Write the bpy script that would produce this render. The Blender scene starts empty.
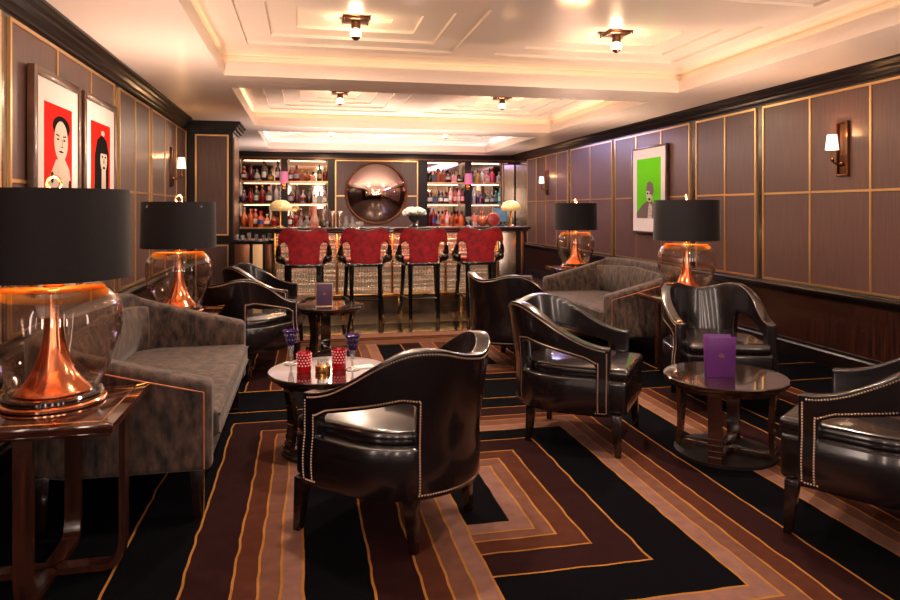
import bpy, bmesh, math, random
from mathutils import Vector, Matrix, noise
random.seed(7)
PI = math.pi
scene = bpy.context.scene
COL = scene.collection

# ---------------------------------------------------------------- survey of the room
F = 684.0; EYE = 1.35
YAW = math.atan2(144, 684); S_, C_ = math.sin(YAW), math.cos(YAW)
def on_plane_y(px, py, Y):
    a = (px-450)/F; b = (209-py)/F; d = Y/(C_-a*S_)
    return d*(a*C_+S_), EYE+d*b
def on_level(px, py, Z):
    a = (px-450)/F; b = (209-py)/F; d = (Z-EYE)/b
    return d*(a*C_+S_), d*(C_-a*S_)

# ---------------------------------------------------------------- materials
MATS = {}
def s2l(c):
    return tuple((x/12.92 if x <= .04045 else ((x+.055)/1.055)**2.4) for x in (v/255 for v in c))
def mat(name, rgb, rough=.5, metal=0, coat=0, sheen=0, spec=.5, var=0, vscale=8, vrgb=None, bump=0, bscale=60,
        stretch=(1, 1, 1), emit=None, estr=0, coatr=.05, rvar=0, detail=4):
    if name in MATS: return MATS[name]
    m = bpy.data.materials.new(name); m.use_nodes = True
    nt = m.node_tree; b = nt.nodes['Principled BSDF']
    c = s2l(rgb)+(1,)
    b.inputs['Base Color'].default_value = c
    b.inputs['Roughness'].default_value = rough
    b.inputs['Metallic'].default_value = metal
    b.inputs['Coat Weight'].default_value = coat
    b.inputs['Coat Roughness'].default_value = coatr
    b.inputs['Sheen Weight'].default_value = sheen
    b.inputs['Sheen Roughness'].default_value = .35
    b.inputs['Specular IOR Level'].default_value = spec
    if emit:
        b.inputs['Emission Color'].default_value = s2l(emit)+(1,); b.inputs['Emission Strength'].default_value = estr
    tc = nt.nodes.new('ShaderNodeTexCoord'); mp = nt.nodes.new('ShaderNodeMapping')
    mp.inputs['Scale'].default_value = stretch
    nt.links.new(tc.outputs['Object'], mp.inputs['Vector'])
    if var or vrgb:
        n = nt.nodes.new('ShaderNodeTexNoise'); n.inputs['Scale'].default_value = vscale; n.inputs['Detail'].default_value = detail
        nt.links.new(mp.outputs[0], n.inputs['Vector'])
        r = nt.nodes.new('ShaderNodeValToRGB'); r.color_ramp.elements[0].position = .32; r.color_ramp.elements[1].position = .68
        d = s2l(vrgb)+(1,) if vrgb else tuple(x*(1-var) for x in c[:3])+(1,)
        r.color_ramp.elements[0].color = d; r.color_ramp.elements[1].color = c
        nt.links.new(n.outputs['Fac'], r.inputs['Fac']); nt.links.new(r.outputs['Color'], b.inputs['Base Color'])
        if rvar:
            mr = nt.nodes.new('ShaderNodeMapRange'); mr.inputs['To Min'].default_value = rough; mr.inputs['To Max'].default_value = rough+rvar
            nt.links.new(n.outputs['Fac'], mr.inputs['Value']); nt.links.new(mr.outputs[0], b.inputs['Roughness'])
    if bump:
        n2 = nt.nodes.new('ShaderNodeTexNoise'); n2.inputs['Scale'].default_value = bscale; n2.inputs['Detail'].default_value = 3
        nt.links.new(mp.outputs[0], n2.inputs['Vector'])
        bp = nt.nodes.new('ShaderNodeBump'); bp.inputs['Strength'].default_value = bump; bp.inputs['Distance'].default_value = .01
        nt.links.new(n2.outputs['Fac'], bp.inputs['Height']); nt.links.new(bp.outputs[0], b.inputs['Normal'])
    MATS[name] = m; return m
def thin_glass(name, tint=(255, 255, 255), refl=1.0, rough=.01, body=0.0, body_rgb=None):
    """clear walled glass: transmits straight through, mirrors by Fresnel"""
    if name in MATS: return MATS[name]
    m = bpy.data.materials.new(name); m.use_nodes = True; nt = m.node_tree; nt.nodes.clear()
    o = nt.nodes.new('ShaderNodeOutputMaterial'); t = nt.nodes.new('ShaderNodeBsdfTransparent'); g = nt.nodes.new('ShaderNodeBsdfGlossy')
    f = nt.nodes.new('ShaderNodeLayerWeight'); pw = nt.nodes.new('ShaderNodeMath'); pw.operation = 'POWER'; pw.inputs[1].default_value = 4
    ad = nt.nodes.new('ShaderNodeMath'); ad.operation = 'MULTIPLY_ADD'; ad.inputs[1].default_value = .9; ad.inputs[2].default_value = .035
    nt.links.new(f.outputs['Facing'], pw.inputs[0]); nt.links.new(pw.outputs[0], ad.inputs[0])
    t.inputs['Color'].default_value = s2l(tint)+(1,); g.inputs['Roughness'].default_value = rough
    mx = nt.nodes.new('ShaderNodeMixShader'); mu = nt.nodes.new('ShaderNodeMath'); mu.operation = 'MULTIPLY'; mu.inputs[1].default_value = refl; mu.use_clamp = True
    nt.links.new(ad.outputs[0], mu.inputs[0]); nt.links.new(mu.outputs[0], mx.inputs[0])
    src = t
    if body:
        d = nt.nodes.new('ShaderNodeBsdfDiffuse'); d.inputs['Color'].default_value = s2l(body_rgb or tint)+(1,)
        m2 = nt.nodes.new('ShaderNodeMixShader'); m2.inputs[0].default_value = body
        nt.links.new(t.outputs[0], m2.inputs[1]); nt.links.new(d.outputs[0], m2.inputs[2]); src = m2
    nt.links.new(src.outputs[0], mx.inputs[1]); nt.links.new(g.outputs[0], mx.inputs[2]); nt.links.new(mx.outputs[0], o.inputs[0])
    MATS[name] = m; return m
def glow(name, rgb, strength):
    """lit bulb glass: emits, and lets the filament light inside pass"""
    if name in MATS: return MATS[name]
    m = bpy.data.materials.new(name); m.use_nodes = True; nt = m.node_tree; nt.nodes.clear()
    o = nt.nodes.new('ShaderNodeOutputMaterial'); t = nt.nodes.new('ShaderNodeBsdfTransparent'); e = nt.nodes.new('ShaderNodeEmission')
    e.inputs[0].default_value = s2l(rgb)+(1,); e.inputs[1].default_value = strength
    a = nt.nodes.new('ShaderNodeAddShader'); nt.links.new(t.outputs[0], a.inputs[0]); nt.links.new(e.outputs[0], a.inputs[1]); nt.links.new(a.outputs[0], o.inputs[0])
    MATS[name] = m; return m

M_PANEL = mat('panel_wood', (90, 61, 55), .42, coat=.15, coatr=.25, vrgb=(74, 49, 44), vscale=14, stretch=(5, 5, .25), bump=.05, bscale=220, detail=7)
M_STILE = mat('dark_stile_wood', (40, 25, 20), .25, coat=.6, coatr=.1, vrgb=(26, 15, 12), vscale=10, stretch=(6, 6, .3))
M_GOLD = mat('antique_gold_trim', (212, 172, 118), .3, metal=.85)
M_WAINS = mat('zebra_wood', (56, 28, 20), .25, coat=.4, coatr=.1, vrgb=(20, 9, 7), vscale=9, stretch=(7, 7, .25), detail=6)
M_CROWN = mat('ebony_moulding', (18, 11, 10), .34, coat=.1, coatr=.2, spec=.25)
M_CEIL = mat('cream_lacquer_ceiling', (236, 220, 204), .3, coat=.35, coatr=.06)
M_SOFFIT = mat('cream_soffit_paint', (234, 216, 202), .45, coat=.1, coatr=.2)
M_STONE = mat('black_stone', (24, 22, 24), .12, coat=.4)
M_MARBLE = mat('brown_marble', (58, 44, 36), .3, vrgb=(24, 18, 15), vscale=6, coat=.2)
M_LEATHER = mat('black_leather', (19, 12, 15), .24, coat=.6, coatr=.09, spec=.5, bump=.07, bscale=12, vrgb=(13, 8, 10), vscale=5)
M_NAIL = mat('pewter_nailheads', (190, 165, 145), .28, metal=1)
M_LEG = mat('ebonised_leg', (24, 14, 12), .2, coat=.6)
M_VELVET = mat('brown_crushed_velvet', (86, 66, 56), .8, sheen=.15, vrgb=(14, 9, 8), vscale=20, bump=.35, bscale=60, detail=12, stretch=(1.3, 1.3, .6))
M_PIPE = mat('copper_piping', (170, 105, 75), .5, metal=.3)
M_REDV = mat('red_velvet', (176, 16, 36), .7, sheen=.3, vrgb=(112, 6, 20), vscale=16, detail=6)
M_BLACKLAC = mat('black_lacquer', (12, 9, 10), .1, coat=1)
M_BRASS = mat('polished_brass', (226, 172, 100), .2, metal=1)
M_BRONZE = mat('aged_bronze', (110, 76, 56), .3, metal=1)
M_COPPER = mat('polished_copper', (248, 176, 134), .14, metal=1)
M_SHADE = mat('charcoal_shade_fabric', (24, 20, 23), .7, spec=.2, sheen=.1, bump=.15, bscale=300, stretch=(1, 1, .3))
M_SHADEIN = mat('gold_shade_lining', (232, 170, 70), .35, metal=.6)
M_AMBER = thin_glass('amber_glass', (238, 176, 96), 1.2, .1, .22, (210, 140, 50))
M_GLASS = thin_glass('clear_blown_glass', (246, 240, 236), 1.6, .006)
M_GLASS2 = thin_glass('clear_tableware_glass', (240, 240, 240), 2.0, .03, .12, (235, 235, 235))
M_MAHOG = mat('mahogany_gloss', (62, 30, 21), .12, coat=.8, coatr=.04, vrgb=(36, 16, 11), vscale=8, stretch=(1, 6, 6), detail=6)
M_MAHOGV = mat('mahogany_upright_grain', (60, 31, 22), .2, coat=.5, coatr=.08, vrgb=(36, 18, 13), vscale=8, stretch=(7, 7, .5), detail=6)
M_DKTABLE = mat('dark_polished_wood', (44, 27, 22), .09, coat=1, coatr=.03, vrgb=(30, 18, 14), vscale=6)
M_WHITE = mat('white_mount', (206, 198, 192), .6)
M_RED = mat('print_red', (196, 22, 8), .8, spec=.1)
M_GREEN = mat('print_green', (92, 186, 8), .8, spec=.1)
M_CREAM = mat('print_cream', (180, 164, 148), .6)
M_INK = mat('print_ink', (12, 10, 10), .8, spec=.05)
M_TAUPE = mat('print_taupe', (92, 70, 58), .6)
M_PURPLE = mat('purple_card', (92, 36, 112), .4)
M_DPURPLE = mat('dark_plum_card', (66, 42, 70), .45)
M_MIRROR = mat('rose_mirror', (235, 205, 190), .015, metal=1)
M_BAYMIRROR = mat('shelf_mirror', (214, 190, 170), .04, metal=1)
M_STEEL = mat('brushed_steel', (200, 190, 180), .25, metal=1)
M_PINK = mat('lilac_lampshade', (196, 120, 150), .8, emit=(214, 120, 160), estr=.25)
M_FLOWER = mat('white_petals', (238, 240, 232), .7)
M_LEAF = mat('green_leaf', (60, 90, 50), .6)
M_SHELL = mat('pale_gilt_cap', (246, 226, 178), .35, metal=.2, vrgb=(214, 176, 110), vscale=5, emit=(255, 214, 150), estr=.12)
M_SCREEN = mat('blue_grey_screen', (60, 92, 118), .25, emit=(60, 100, 135), estr=.25)
M_NAPKIN = mat('white_paper_napkin', (232, 224, 220), .8)
M_WHITESHADE = mat('white_silk_shade', (250, 244, 236), .8, emit=(255, 236, 214), estr=.75)
M_BULB = glow('lit_globe', (255, 225, 180), 4)
M_RUBY = thin_glass('ruby_cut_glass', (225, 30, 55), 1.6, .03, .45, (190, 14, 36))
M_RUBYCUT = mat('clear_cut_facets', (240, 170, 180), .15, spec=.8)
M_VIOLET = thin_glass('violet_cut_glass', (90, 40, 160), 1.8, .03, .35, (70, 30, 130))
def reeded():
    m = bpy.data.materials.new('reeded_gilt_glass'); m.use_nodes = True; nt = m.node_tree; b = nt.nodes['Principled BSDF']
    b.inputs['Base Color'].default_value = s2l((232, 216, 200))+(1,); b.inputs['Metallic'].default_value = 1; b.inputs['Roughness'].default_value = .13
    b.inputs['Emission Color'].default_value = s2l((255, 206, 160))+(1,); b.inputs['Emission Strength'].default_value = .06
    tc = nt.nodes.new('ShaderNodeTexCoord'); n = nt.nodes.new('ShaderNodeTexNoise'); n.inputs['Scale'].default_value = 1.6
    mp = nt.nodes.new('ShaderNodeMapping'); mp.inputs['Scale'].default_value = (.35, 1, 7)
    nt.links.new(tc.outputs['Object'], mp.inputs[0]); nt.links.new(mp.outputs[0], n.inputs[0])
    bp = nt.nodes.new('ShaderNodeBump'); bp.inputs['Strength'].default_value = .8; bp.inputs['Distance'].default_value = .05
    nt.links.new(n.outputs['Fac'], bp.inputs['Height']); nt.links.new(bp.outputs[0], b.inputs['Normal'])
    return m
M_REED = reeded()
CARPET = {k: mat('wool_'+k, c, .95, spec=.03, sheen=0, var=.22, vscale=16, bump=.35, bscale=380) for k, c in
          dict(black=(8, 8, 12), maroon=(40, 20, 20), brown=(76, 42, 31), tan=(104, 70, 58), rose=(126, 92, 82), gold=(156, 106, 50)).items()}

# ---------------------------------------------------------------- mesh helpers
def newbm(): return bmesh.new()
def box(bm, x0, x1, y0, y1, z0, z1, mi=0, M=None):
    vs = [Vector(p) for p in ((x0, y0, z0), (x1, y0, z0), (x1, y1, z0), (x0, y1, z0), (x0, y0, z1), (x1, y0, z1), (x1, y1, z1), (x0, y1, z1))]
    if M: vs = [M @ v for v in vs]
    v = [bm.verts.new(p) for p in vs]
    for f in ((0, 3, 2, 1), (4, 5, 6, 7), (0, 1, 5, 4), (1, 2, 6, 5), (2, 3, 7, 6), (3, 0, 4, 7)):
        bm.faces.new([v[i] for i in f]).material_index = mi
def taper(bm, p0, p1, a, b, mi=0, rot=0):
    """square bar from p0 (half size a) to p1 (half size b)"""
    p0, p1 = Vector(p0), Vector(p1); rings = []
    for p, r in ((p0, a), (p1, b)):
        rings.append([bm.verts.new(p+Vector((r*math.cos(rot+PI/4+i*PI/2)*1.414, r*math.sin(rot+PI/4+i*PI/2)*1.414, 0))) for i in range(4)])
    for i in range(4):
        f = bm.faces.new((rings[0][i], rings[0][(i+1) % 4], rings[1][(i+1) % 4], rings[1][i])); f.material_index = mi
    bm.faces.new(rings[0][::-1]).material_index = mi; bm.faces.new(rings[1]).material_index = mi
def lathe(bm, prof, n=32, mi=0, c=(0, 0, 0), cap=True, mis=None):
    rings = []
    for r, z in prof:
        rings.append([bm.verts.new((c[0]+r*math.cos(2*PI*i/n), c[1]+r*math.sin(2*PI*i/n), c[2]+z)) for i in range(n)])
    for k in range(len(rings)-1):
        for i in range(n):
            f = bm.faces.new((rings[k][i], rings[k][(i+1) % n], rings[k+1][(i+1) % n], rings[k+1][i]))
            f.material_index = mis[k] if mis else mi
    if cap:
        if prof[0][0] > 1e-4: bm.faces.new(rings[0][::-1]).material_index = mis[0] if mis else mi
        if prof[-1][0] > 1e-4: bm.faces.new(rings[-1]).material_index = mis[-1] if mis else mi
def prism(bm, pts, z0, z1, mi=0, M=None):
    lo = [Vector((p[0], p[1], z0)) for p in pts]; hi = [Vector((p[0], p[1], z1)) for p in pts]
    if M: lo = [M @ v for v in lo]; hi = [M @ v for v in hi]
    a = [bm.verts.new(v) for v in lo]; b = [bm.verts.new(v) for v in hi]; n = len(a)
    for i in range(n): bm.faces.new((a[i], a[(i+1) % n], b[(i+1) % n], b[i])).material_index = mi
    bm.faces.new(a[::-1]).material_index = mi; bm.faces.new(b).material_index = mi
def tube(bm, pts, rad, n=8, mi=0, closed=False):
    pts = [Vector(p) for p in pts]; m = len(pts); rings = []
    up = Vector((0, 0, 1)); prev = None
    for i, p in enumerate(pts):
        if closed: t = pts[(i+1) % m]-pts[i-1]
        else: t = pts[min(i+1, m-1)]-pts[max(i-1, 0)]
        t.normalize()
        if prev is None:
            a = t.orthogonal() if abs(t.dot(up)) > .95 else up.cross(t)
        else: a = prev-t*prev.dot(t)
        a.normalize(); prev = a; b = t.cross(a)
        r = rad[i] if isinstance(rad, (list, tuple)) else rad
        rings.append([bm.verts.new(p+a*(r*math.cos(2*PI*k/n))+b*(r*math.sin(2*PI*k/n))) for k in range(n)])
    for i in range(m if closed else m-1):
        A, B = rings[i], rings[(i+1) % m]
        for k in range(n): bm.faces.new((A[k], A[(k+1) % n], B[(k+1) % n], B[k])).material_index = mi
    if not closed:
        bm.faces.new(rings[0][::-1]).material_index = mi; bm.faces.new(rings[-1]).material_index = mi
def ball(bm, c, r, u=12, v=8, mi=0, sc=(1, 1, 1)):
    M = Matrix.Translation(c) @ Matrix.Diagonal((r*sc[0], r*sc[1], r*sc[2], 1))
    g = bmesh.ops.create_uvsphere(bm, u_segments=u, v_segments=v, radius=1, matrix=M)
    for x in g['verts']:
        for f in x.link_faces: f.material_index = mi
def shell(us, rows, pos, zrow, th, skip=None, mi=0):
    """curved upholstered sheet with real thickness; rows = number of rows, zrow(i,r) height, pos(u,z)->(point, outward normal)"""
    bm = newbm(); O = {}; I = {}; quads = []
    for i in range(len(us)-1):
        for r in range(rows-1):
            if skip and skip((us[i]+us[i+1])/2, r): continue
            quads.append(((i, r), (i+1, r), (i+1, r+1), (i, r+1)))
    used = {k for q in quads for k in q}
    for k in used:
        p, n = pos(us[k[0]], zrow(us[k[0]], k[1])); t = th(us[k[0]], k[1]) if callable(th) else th
        O[k] = bm.verts.new(p); I[k] = bm.verts.new(p-n*t)
    cnt = {}
    for q in quads:
        bm.faces.new([O[k] for k in q]).material_index = mi
        bm.faces.new([I[k] for k in q][::-1]).material_index = mi
        for a, b in zip(q, q[1:]+q[:1]): cnt.setdefault(frozenset((a, b)), []).append((a, b))
    for e in cnt.values():
        if len(e) == 1:
            a, b = e[0]; bm.faces.new((O[b], O[a], I[a], I[b])).material_index = mi
    return bm
def obj(name, bm, mats, parent=None, loc=(0, 0, 0), rz=0, bevel=0, seg=2, ang=35, smooth=True):
    if bevel:
        bm.normal_update()
        es = [e for e in bm.edges if len(e.link_faces) == 2 and e.calc_face_angle(0) > math.radians(40)]
        bmesh.ops.bevel(bm, geom=es, offset=bevel, segments=seg, profile=.5, affect='EDGES', clamp_overlap=True)
    bmesh.ops.recalc_face_normals(bm, faces=bm.faces[:])
    me = bpy.data.meshes.new(name); bm.to_mesh(me); bm.free()
    for m in (mats if isinstance(mats, (list, tuple)) else [mats]): me.materials.append(m)
    if smooth:
        me.polygons.foreach_set('use_smooth', [True]*len(me.polygons)); me.set_sharp_from_angle(angle=math.radians(ang))
    o = bpy.data.objects.new(name, me); COL.objects.link(o)
    if parent: o.parent = parent
    o.location = loc; o.rotation_euler = (0, 0, rz)
    return o
def tag(o, label, cat=None, group=None):
    o['label'] = label
    if cat: o['category'] = cat
    if group: o['group'] = group
    return o
def thing(name, label, cat, loc=(0, 0, 0), rz=0, group=None):
    o = bpy.data.objects.new(name, None); COL.objects.link(o); o.empty_display_size = .1
    o.location = loc; o.rotation_euler = (0, 0, rz); return tag(o, label, cat, group)
def struct(o): o['kind'] = 'structure'; return o
def dup(root, loc, rz, label, group=None):
    def cp(o, par):
        c = o.copy(); COL.objects.link(c); c.parent = par
        for ch in o.children: cp(ch, c)
        return c
    r = cp(root, None); r.location = loc; r.rotation_euler = (0, 0, rz); r['label'] = label
    if group: r['group'] = group
    return r
def point(name, loc, w, rgb, rad=.04):
    l = bpy.data.lights.new(name, 'POINT'); l.energy = w; l.color = s2l(rgb); l.shadow_soft_size = rad
    o = bpy.data.objects.new(name, l); COL.objects.link(o); o.location = loc; return o
def area(name, loc, rot, sx, sy, w, rgb, spread=180):
    l = bpy.data.lights.new(name, 'AREA'); l.shape = 'RECTANGLE'; l.size = sx; l.size_y = sy; l.energy = w; l.color = s2l(rgb); l.spread = math.radians(spread)
    o = bpy.data.objects.new(name, l); COL.objects.link(o); o.location = loc; o.rotation_euler = rot; return o

XL, XR, YB, YF, ZC = -1.53, 4.42, 14.2, -2.6, 2.5
WARM = (255, 206, 150); 

# ---------------------------------------------------------------- floor: patterned carpet + stone by the bar
R = []   # painted in order: x0,x1,y0,y1,colour,(outlined)
def rect(x0, x1, y0, y1, c, g=True): R.append((x0, x1, y0, y1, c, g))
for oy in (0, -4.2):
    rect(-.70, 2.9, oy+1.3, oy+4.72, 'black')
    rect(2.9, 4.5, oy+1.3, oy+4.72, 'black')
    rect(2.52, 2.72, oy+1.35, oy+4.74, 'maroon'); rect(2.42, 2.52, oy+1.35, oy+4.74, 'brown')
    rect(2.34, 2.42, oy+1.35, oy+4.74, 'tan'); rect(2.26, 2.34, oy+1.35, oy+4.74, 'rose')
    rect(3.3, 3.5, oy+1.35, oy+4.74, 'maroon'); rect(3.5, 3.6, oy+1.35, oy+4.74, 'brown')
    rect(-.44, 1.98, oy+1.75, oy+4.49, 'maroon'); rect(-.26, 1.81, oy+1.92, oy+4.31, 'brown')
    rect(-.17, 1.71, oy+2.02, oy+4.225, 'tan'); rect(-.09, 1.63, oy+2.10, oy+4.12, 'rose'); rect(-.01, 1.55, oy+2.18, oy+4.03, 'black')
    rect(.3, 1.30, oy+2.42, oy+3.86, 'maroon'); rect(.3, 1.13, oy+2.59, oy+3.68, 'brown')
    rect(.3, 1.02, oy+2.69, oy+3.57, 'tan'); rect(.3, .95, oy+2.76, oy+3.47, 'rose'); rect(.3, .87, oy+2.84, oy+3.40, 'black', False)
    rect(.236, .405, oy+1.6, oy+3.9, 'maroon'); rect(.405, .5, oy+1.6, oy+3.9, 'brown'); rect(.5, .588, oy+1.6, oy+3.9, 'tan'); rect(.588, .666, oy+1.6, oy+3.9, 'rose')
rect(-.70, 2.91, 5.24, 6.84, 'black'); rect(2.91, 4.5, 5.24, 6.84, 'black')
rect(0, 1.9, 5.43, 6.84, 'brown'); rect(0, 1.8, 5.55, 6.84, 'tan'); rect(0, 1.72, 5.65, 6.84, 'rose'); rect(0, 1.64, 5.74, 6.84, 'black')
rect(.3, 1.4, 5.9, 6.84, 'brown'); rect(.3, 1.25, 6.0, 6.84, 'tan'); rect(.3, 1.12, 6.1, 6.84, 'maroon')
rect(.68, .92, 5.86, 6.8, 'black')
rect(.236, .405, 5.25, 6.9, 'maroon'); rect(.405, .5, 5.25, 6.9, 'brown'); rect(.5, .588, 5.25, 6.9, 'tan'); rect(.588, .68, 5.25, 6.9, 'rose')
rect(-.44, -.26, 5.25, 6.9, 'maroon'); rect(-.26, -.17, 5.25, 6.9, 'brown'); rect(-.17, -.09, 5.25, 6.9, 'tan'); rect(-.09, -.01, 5.25, 6.9, 'rose'); rect(-.01, .236, 5.25, 6.9, 'black')
rect(-1.6, 4.5, 6.84, 7.04, 'tan'); rect(-1.6, 4.5, 7.04, 7.10, 'black', False); rect(-1.6, 4.5, 7.10, 7.21, 'brown'); rect(-1.6, 4.5, 7.21, 7.40, 'rose')
G = .0048
CY1 = 7.42
def ccol(x, y):
    c, hit = 'black', None
    for r in R:
        if r[0]-G <= x <= r[1]+G and r[2]-G <= y <= r[3]+G:
            if r[0]+G < x < r[1]-G and r[2]+G < y < r[3]-G: c = r[4]
            elif r[5]: c = 'gold'
    return c
xs = {XL-.02, XR+.02}; ys = {YF-.02, CY1}
for r in R:
    for v in r[:2]: xs |= {v-G, v+G}
    for v in r[2:4]: ys |= {v-G, v+G}
def fill(s, lo, hi, step):
    s = sorted(v for v in s if lo <= v <= hi); o = [s[0]]
    for v in s[1:]:
        if v-o[-1] < 1e-5: continue
        n = int((v-o[-1])/step); a = o[-1]
        for k in range(1, n+1): o.append(a+(v-a)*k/(n+1))
        o.append(v)
    return o
xs = fill(xs, XL-.02, XR+.02, .07); ys = fill(ys, YF-.02, CY1, .07)
bm = newbm(); keys = list(CARPET); grid = []
for x in xs:
    row = []
    for y in ys:
        e = 1 if (XL < x < XR and YF < y < CY1-.01) else 0
        dx = (noise.noise(Vector((round(x*12)*.7, y*9, 1)))*.008+noise.noise(Vector((x*1.5, y*1.5, 5)))*.006)*e
        dy = (noise.noise(Vector((x*9, round(y*12)*.7, 3)))*.007)*e
        row.append(bm.verts.new((x+dx, y+dy, 0)))
    grid.append(row)
for i in range(len(xs)-1):
    for j in range(len(ys)-1):
        f = bm.faces.new((grid[i][j], grid[i+1][j], grid[i+1][j+1], grid[i][j+1]))
        f.material_index = keys.index(ccol((xs[i]+xs[i+1])/2, (ys[j]+ys[j+1])/2))
box(bm, XL-.02, XR+.02, YF-.02, CY1, -.05, -.01, 0)
o = struct(obj('floor', bm, [CARPET[k] for k in keys], smooth=False)); o['label'] = 'patterned carpet of nested black, maroon, tan and gold bands'
bm = newbm()
box(bm, XL, XR, CY1, CY1+.05, -.05, .002, 2); box(bm, XL, XR, CY1+.05, 8.06, -.05, 0, 0); box(bm, XL, XR, 8.06, YB+.6, -.05, 0, 1)
o = struct(obj('floor', bm, [M_STONE, M_MARBLE, M_BRASS], smooth=False)); o['label'] = 'polished stone floor by the bar'

# ---------------------------------------------------------------- panelled walls
ROWS = ((.675, 1.50), (1.50, 2.35))
def wall(name, X, sgn, groups, label):
    """sgn = direction of the room from the wall"""
    def bx(bm, d0, d1, y0, y1, z0, z1, mi=0):
        a, b = X+sgn*d0, X+sgn*d1; box(bm, min(a, b), max(a, b), y0, y1, z0, z1, mi)
    bm = newbm()
    bx(bm, -.15, 0, YF, YB+.6, 0, 2.9, 0)
    bx(bm, 0, .006, YF, YB, .15, .60, 2)
    w = .010
    for g in groups:
        for (za, zb) in ROWS:
            for a, b in zip(g, g[1:]): bx(bm, 0, .008, a+w, b-w, za+w, zb-w, 1)
        for y in g: bx(bm, 0, .016, y-w, y+w, ROWS[0][0]-w, ROWS[1][1]+w, 3)
        for z in (.675, 1.50, 2.35): bx(bm, 0, .0155, g[0], g[-1], z-w, z+w, 3)
    o = struct(obj(name, bm, [M_STILE, M_PANEL, M_WAINS, M_GOLD], smooth=False)); o['label'] = label
wall('wall_right', XR, -1, [(-2.4, -1.75, -1.1, -.45), (-.33, .3, .9, 1.5), (1.62, 2.2, 2.8, 3.25), (3.37, 3.98, 4.65, 5.32, 5.96), (6.08, 6.59, 7.14), (7.29, 7.94, 8.61, 9.25), (9.37, 10.15, 10.96), (11.12, 11.65, 12.2, 12.75, 13.3)],
     'brown panelled wall with gold strips and dark wainscot on the right')
wall('wall_left', XL, 1, [(-2.4, -1.2, -.1), (.05, .9, 1.8), (1.95, 2.6, 3.25, 3.86), (3.99, 4.68, 5.36, 5.98), (6.14, 6.68, 7.25), (7.38, 8.02, 8.7, 9.36)],
     'brown panelled wall with gold strips on the left')
def profile_run(name, X, sgn, prof, y0, y1, m, label):
    bm = newbm(); a = [bm.verts.new((X+sgn*d, y0, z)) for d, z in prof]; b = [bm.verts.new((X+sgn*d, y1, z)) for d, z in prof]; n = len(prof)
    for i in range(n): bm.faces.new((a[i], a[(i+1) % n], b[(i+1) % n], b[i]))
    bm.faces.new(a); bm.faces.new(b[::-1])
    o = struct(obj(name, bm, m, smooth=False)); o['label'] = label
CROWN = [(0, 2.385), (.02, 2.385), (.025, 2.40), (.035, 2.405), (.045, 2.425), (.07, 2.44), (.075, 2.455), (.10, 2.465), (.115, 2.48), (.125, 2.482), (.125, 2.503), (0, 2.503)]
profile_run('trim_1', XR, -1, CROWN, YF, YB, M_CROWN, 'dark crown moulding along the right wall')
profile_run('trim_2', XL, 1, CROWN, YF, 9.16, M_CROWN, 'dark crown moulding along the left wall')
CAP = [(0, .575), (.03, .58), (.035, .60), (.055, .61), (.06, .635), (.02, .645), (.016, .66), (0, .662)]
profile_run('trim_3', XR, -1, CAP, YF, YB, M_CROWN, 'dark ledge moulding above the right wainscot')
profile_run('trim_4', XL, 1, CAP, YF, 9.4, M_CROWN, 'dark ledge moulding above the left wainscot')
BASE = [(0, 0), (.03, 0), (.03, .11), (.02, .125), (.018, .15), (0, .155)]
profile_run('baseboard_right', XR, -1, BASE, YF, YB, M_CROWN, 'dark baseboard on the right')
profile_run('baseboard_left', XL, 1, BASE, YF, YB, M_CROWN, 'dark baseboard on the left')
# pier that ends the left wall
bm = newbm(); px1 = -.945
box(bm, XL, px1, 9.45, 10.2, 0, 2.5, 0)
for a, b, z0, z1 in ((-1.40, -1.02, 1.02, 2.31), (-1.40, -1.02, .2, .86)):
    box(bm, a, b, 9.44, 9.452, z0, z1, 1)
    for q in ((a-.02, a, z0-.02, z1+.02), (b, b+.02, z0-.02, z1+.02), (a, b, z0-.02, z0), (a, b, z1, z1+.02)): box(bm, q[0], q[1], 9.434, 9.452, q[2], q[3], 2)
box(bm, px1-.002, px1+.012, 9.50, 10.15, .2, 2.3, 3)
for k, (d, z0, z1) in enumerate(((.02, 2.37, 2.40), (.05, 2.40, 2.44), (.075, 2.44, 2.475), (.10, 2.475, 2.4995))): box(bm, XL, px1+d, 9.45-d, 10.2+d*.5, z0, z1, 0)
o = struct(obj('wall_pier', bm, [M_CROWN, M_PANEL, M_GOLD, M_BRONZE], smooth=False)); o['label'] = 'dark pier with a gold-framed panel at the end of the left wall'
# wall behind the viewer, with narrow windows added to brighten the room
bm = newbm(); WN = ((-1.05, -.65), (.35, .75), (1.75, 2.15), (3.2, 3.6))
xsw = [XL]+[v for q in WN for v in q]+[XR]
for i in range(9):
    a, b = xsw[i], xsw[i+1]
    if i % 2: box(bm, a, b, YF-.15, YF, 0, .5); box(bm, a, b, YF-.15, YF, 2.4, 2.9)
    else: box(bm, a, b, YF-.15, YF, 0, 2.9)
M_GREENW = mat('green_wall_fabric', (46, 62, 44), .7, vrgb=(70, 44, 32), vscale=2)
o = struct(obj('wall_front', bm, M_GREENW, smooth=False))
for n, (a, b) in enumerate(WN):
    bm = newbm()
    for q in ((a, a+.05, .5, 2.4), (b-.05, b, .5, 2.4), (a, b, .5, .55), (a, b, 2.35, 2.4), (a, b, 1.6, 1.63)): box(bm, q[0], q[1], YF-.1, YF-.03, q[2], q[3])
    struct(obj('added_window_%d' % (n+1), bm, M_CROWN, smooth=False))

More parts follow.
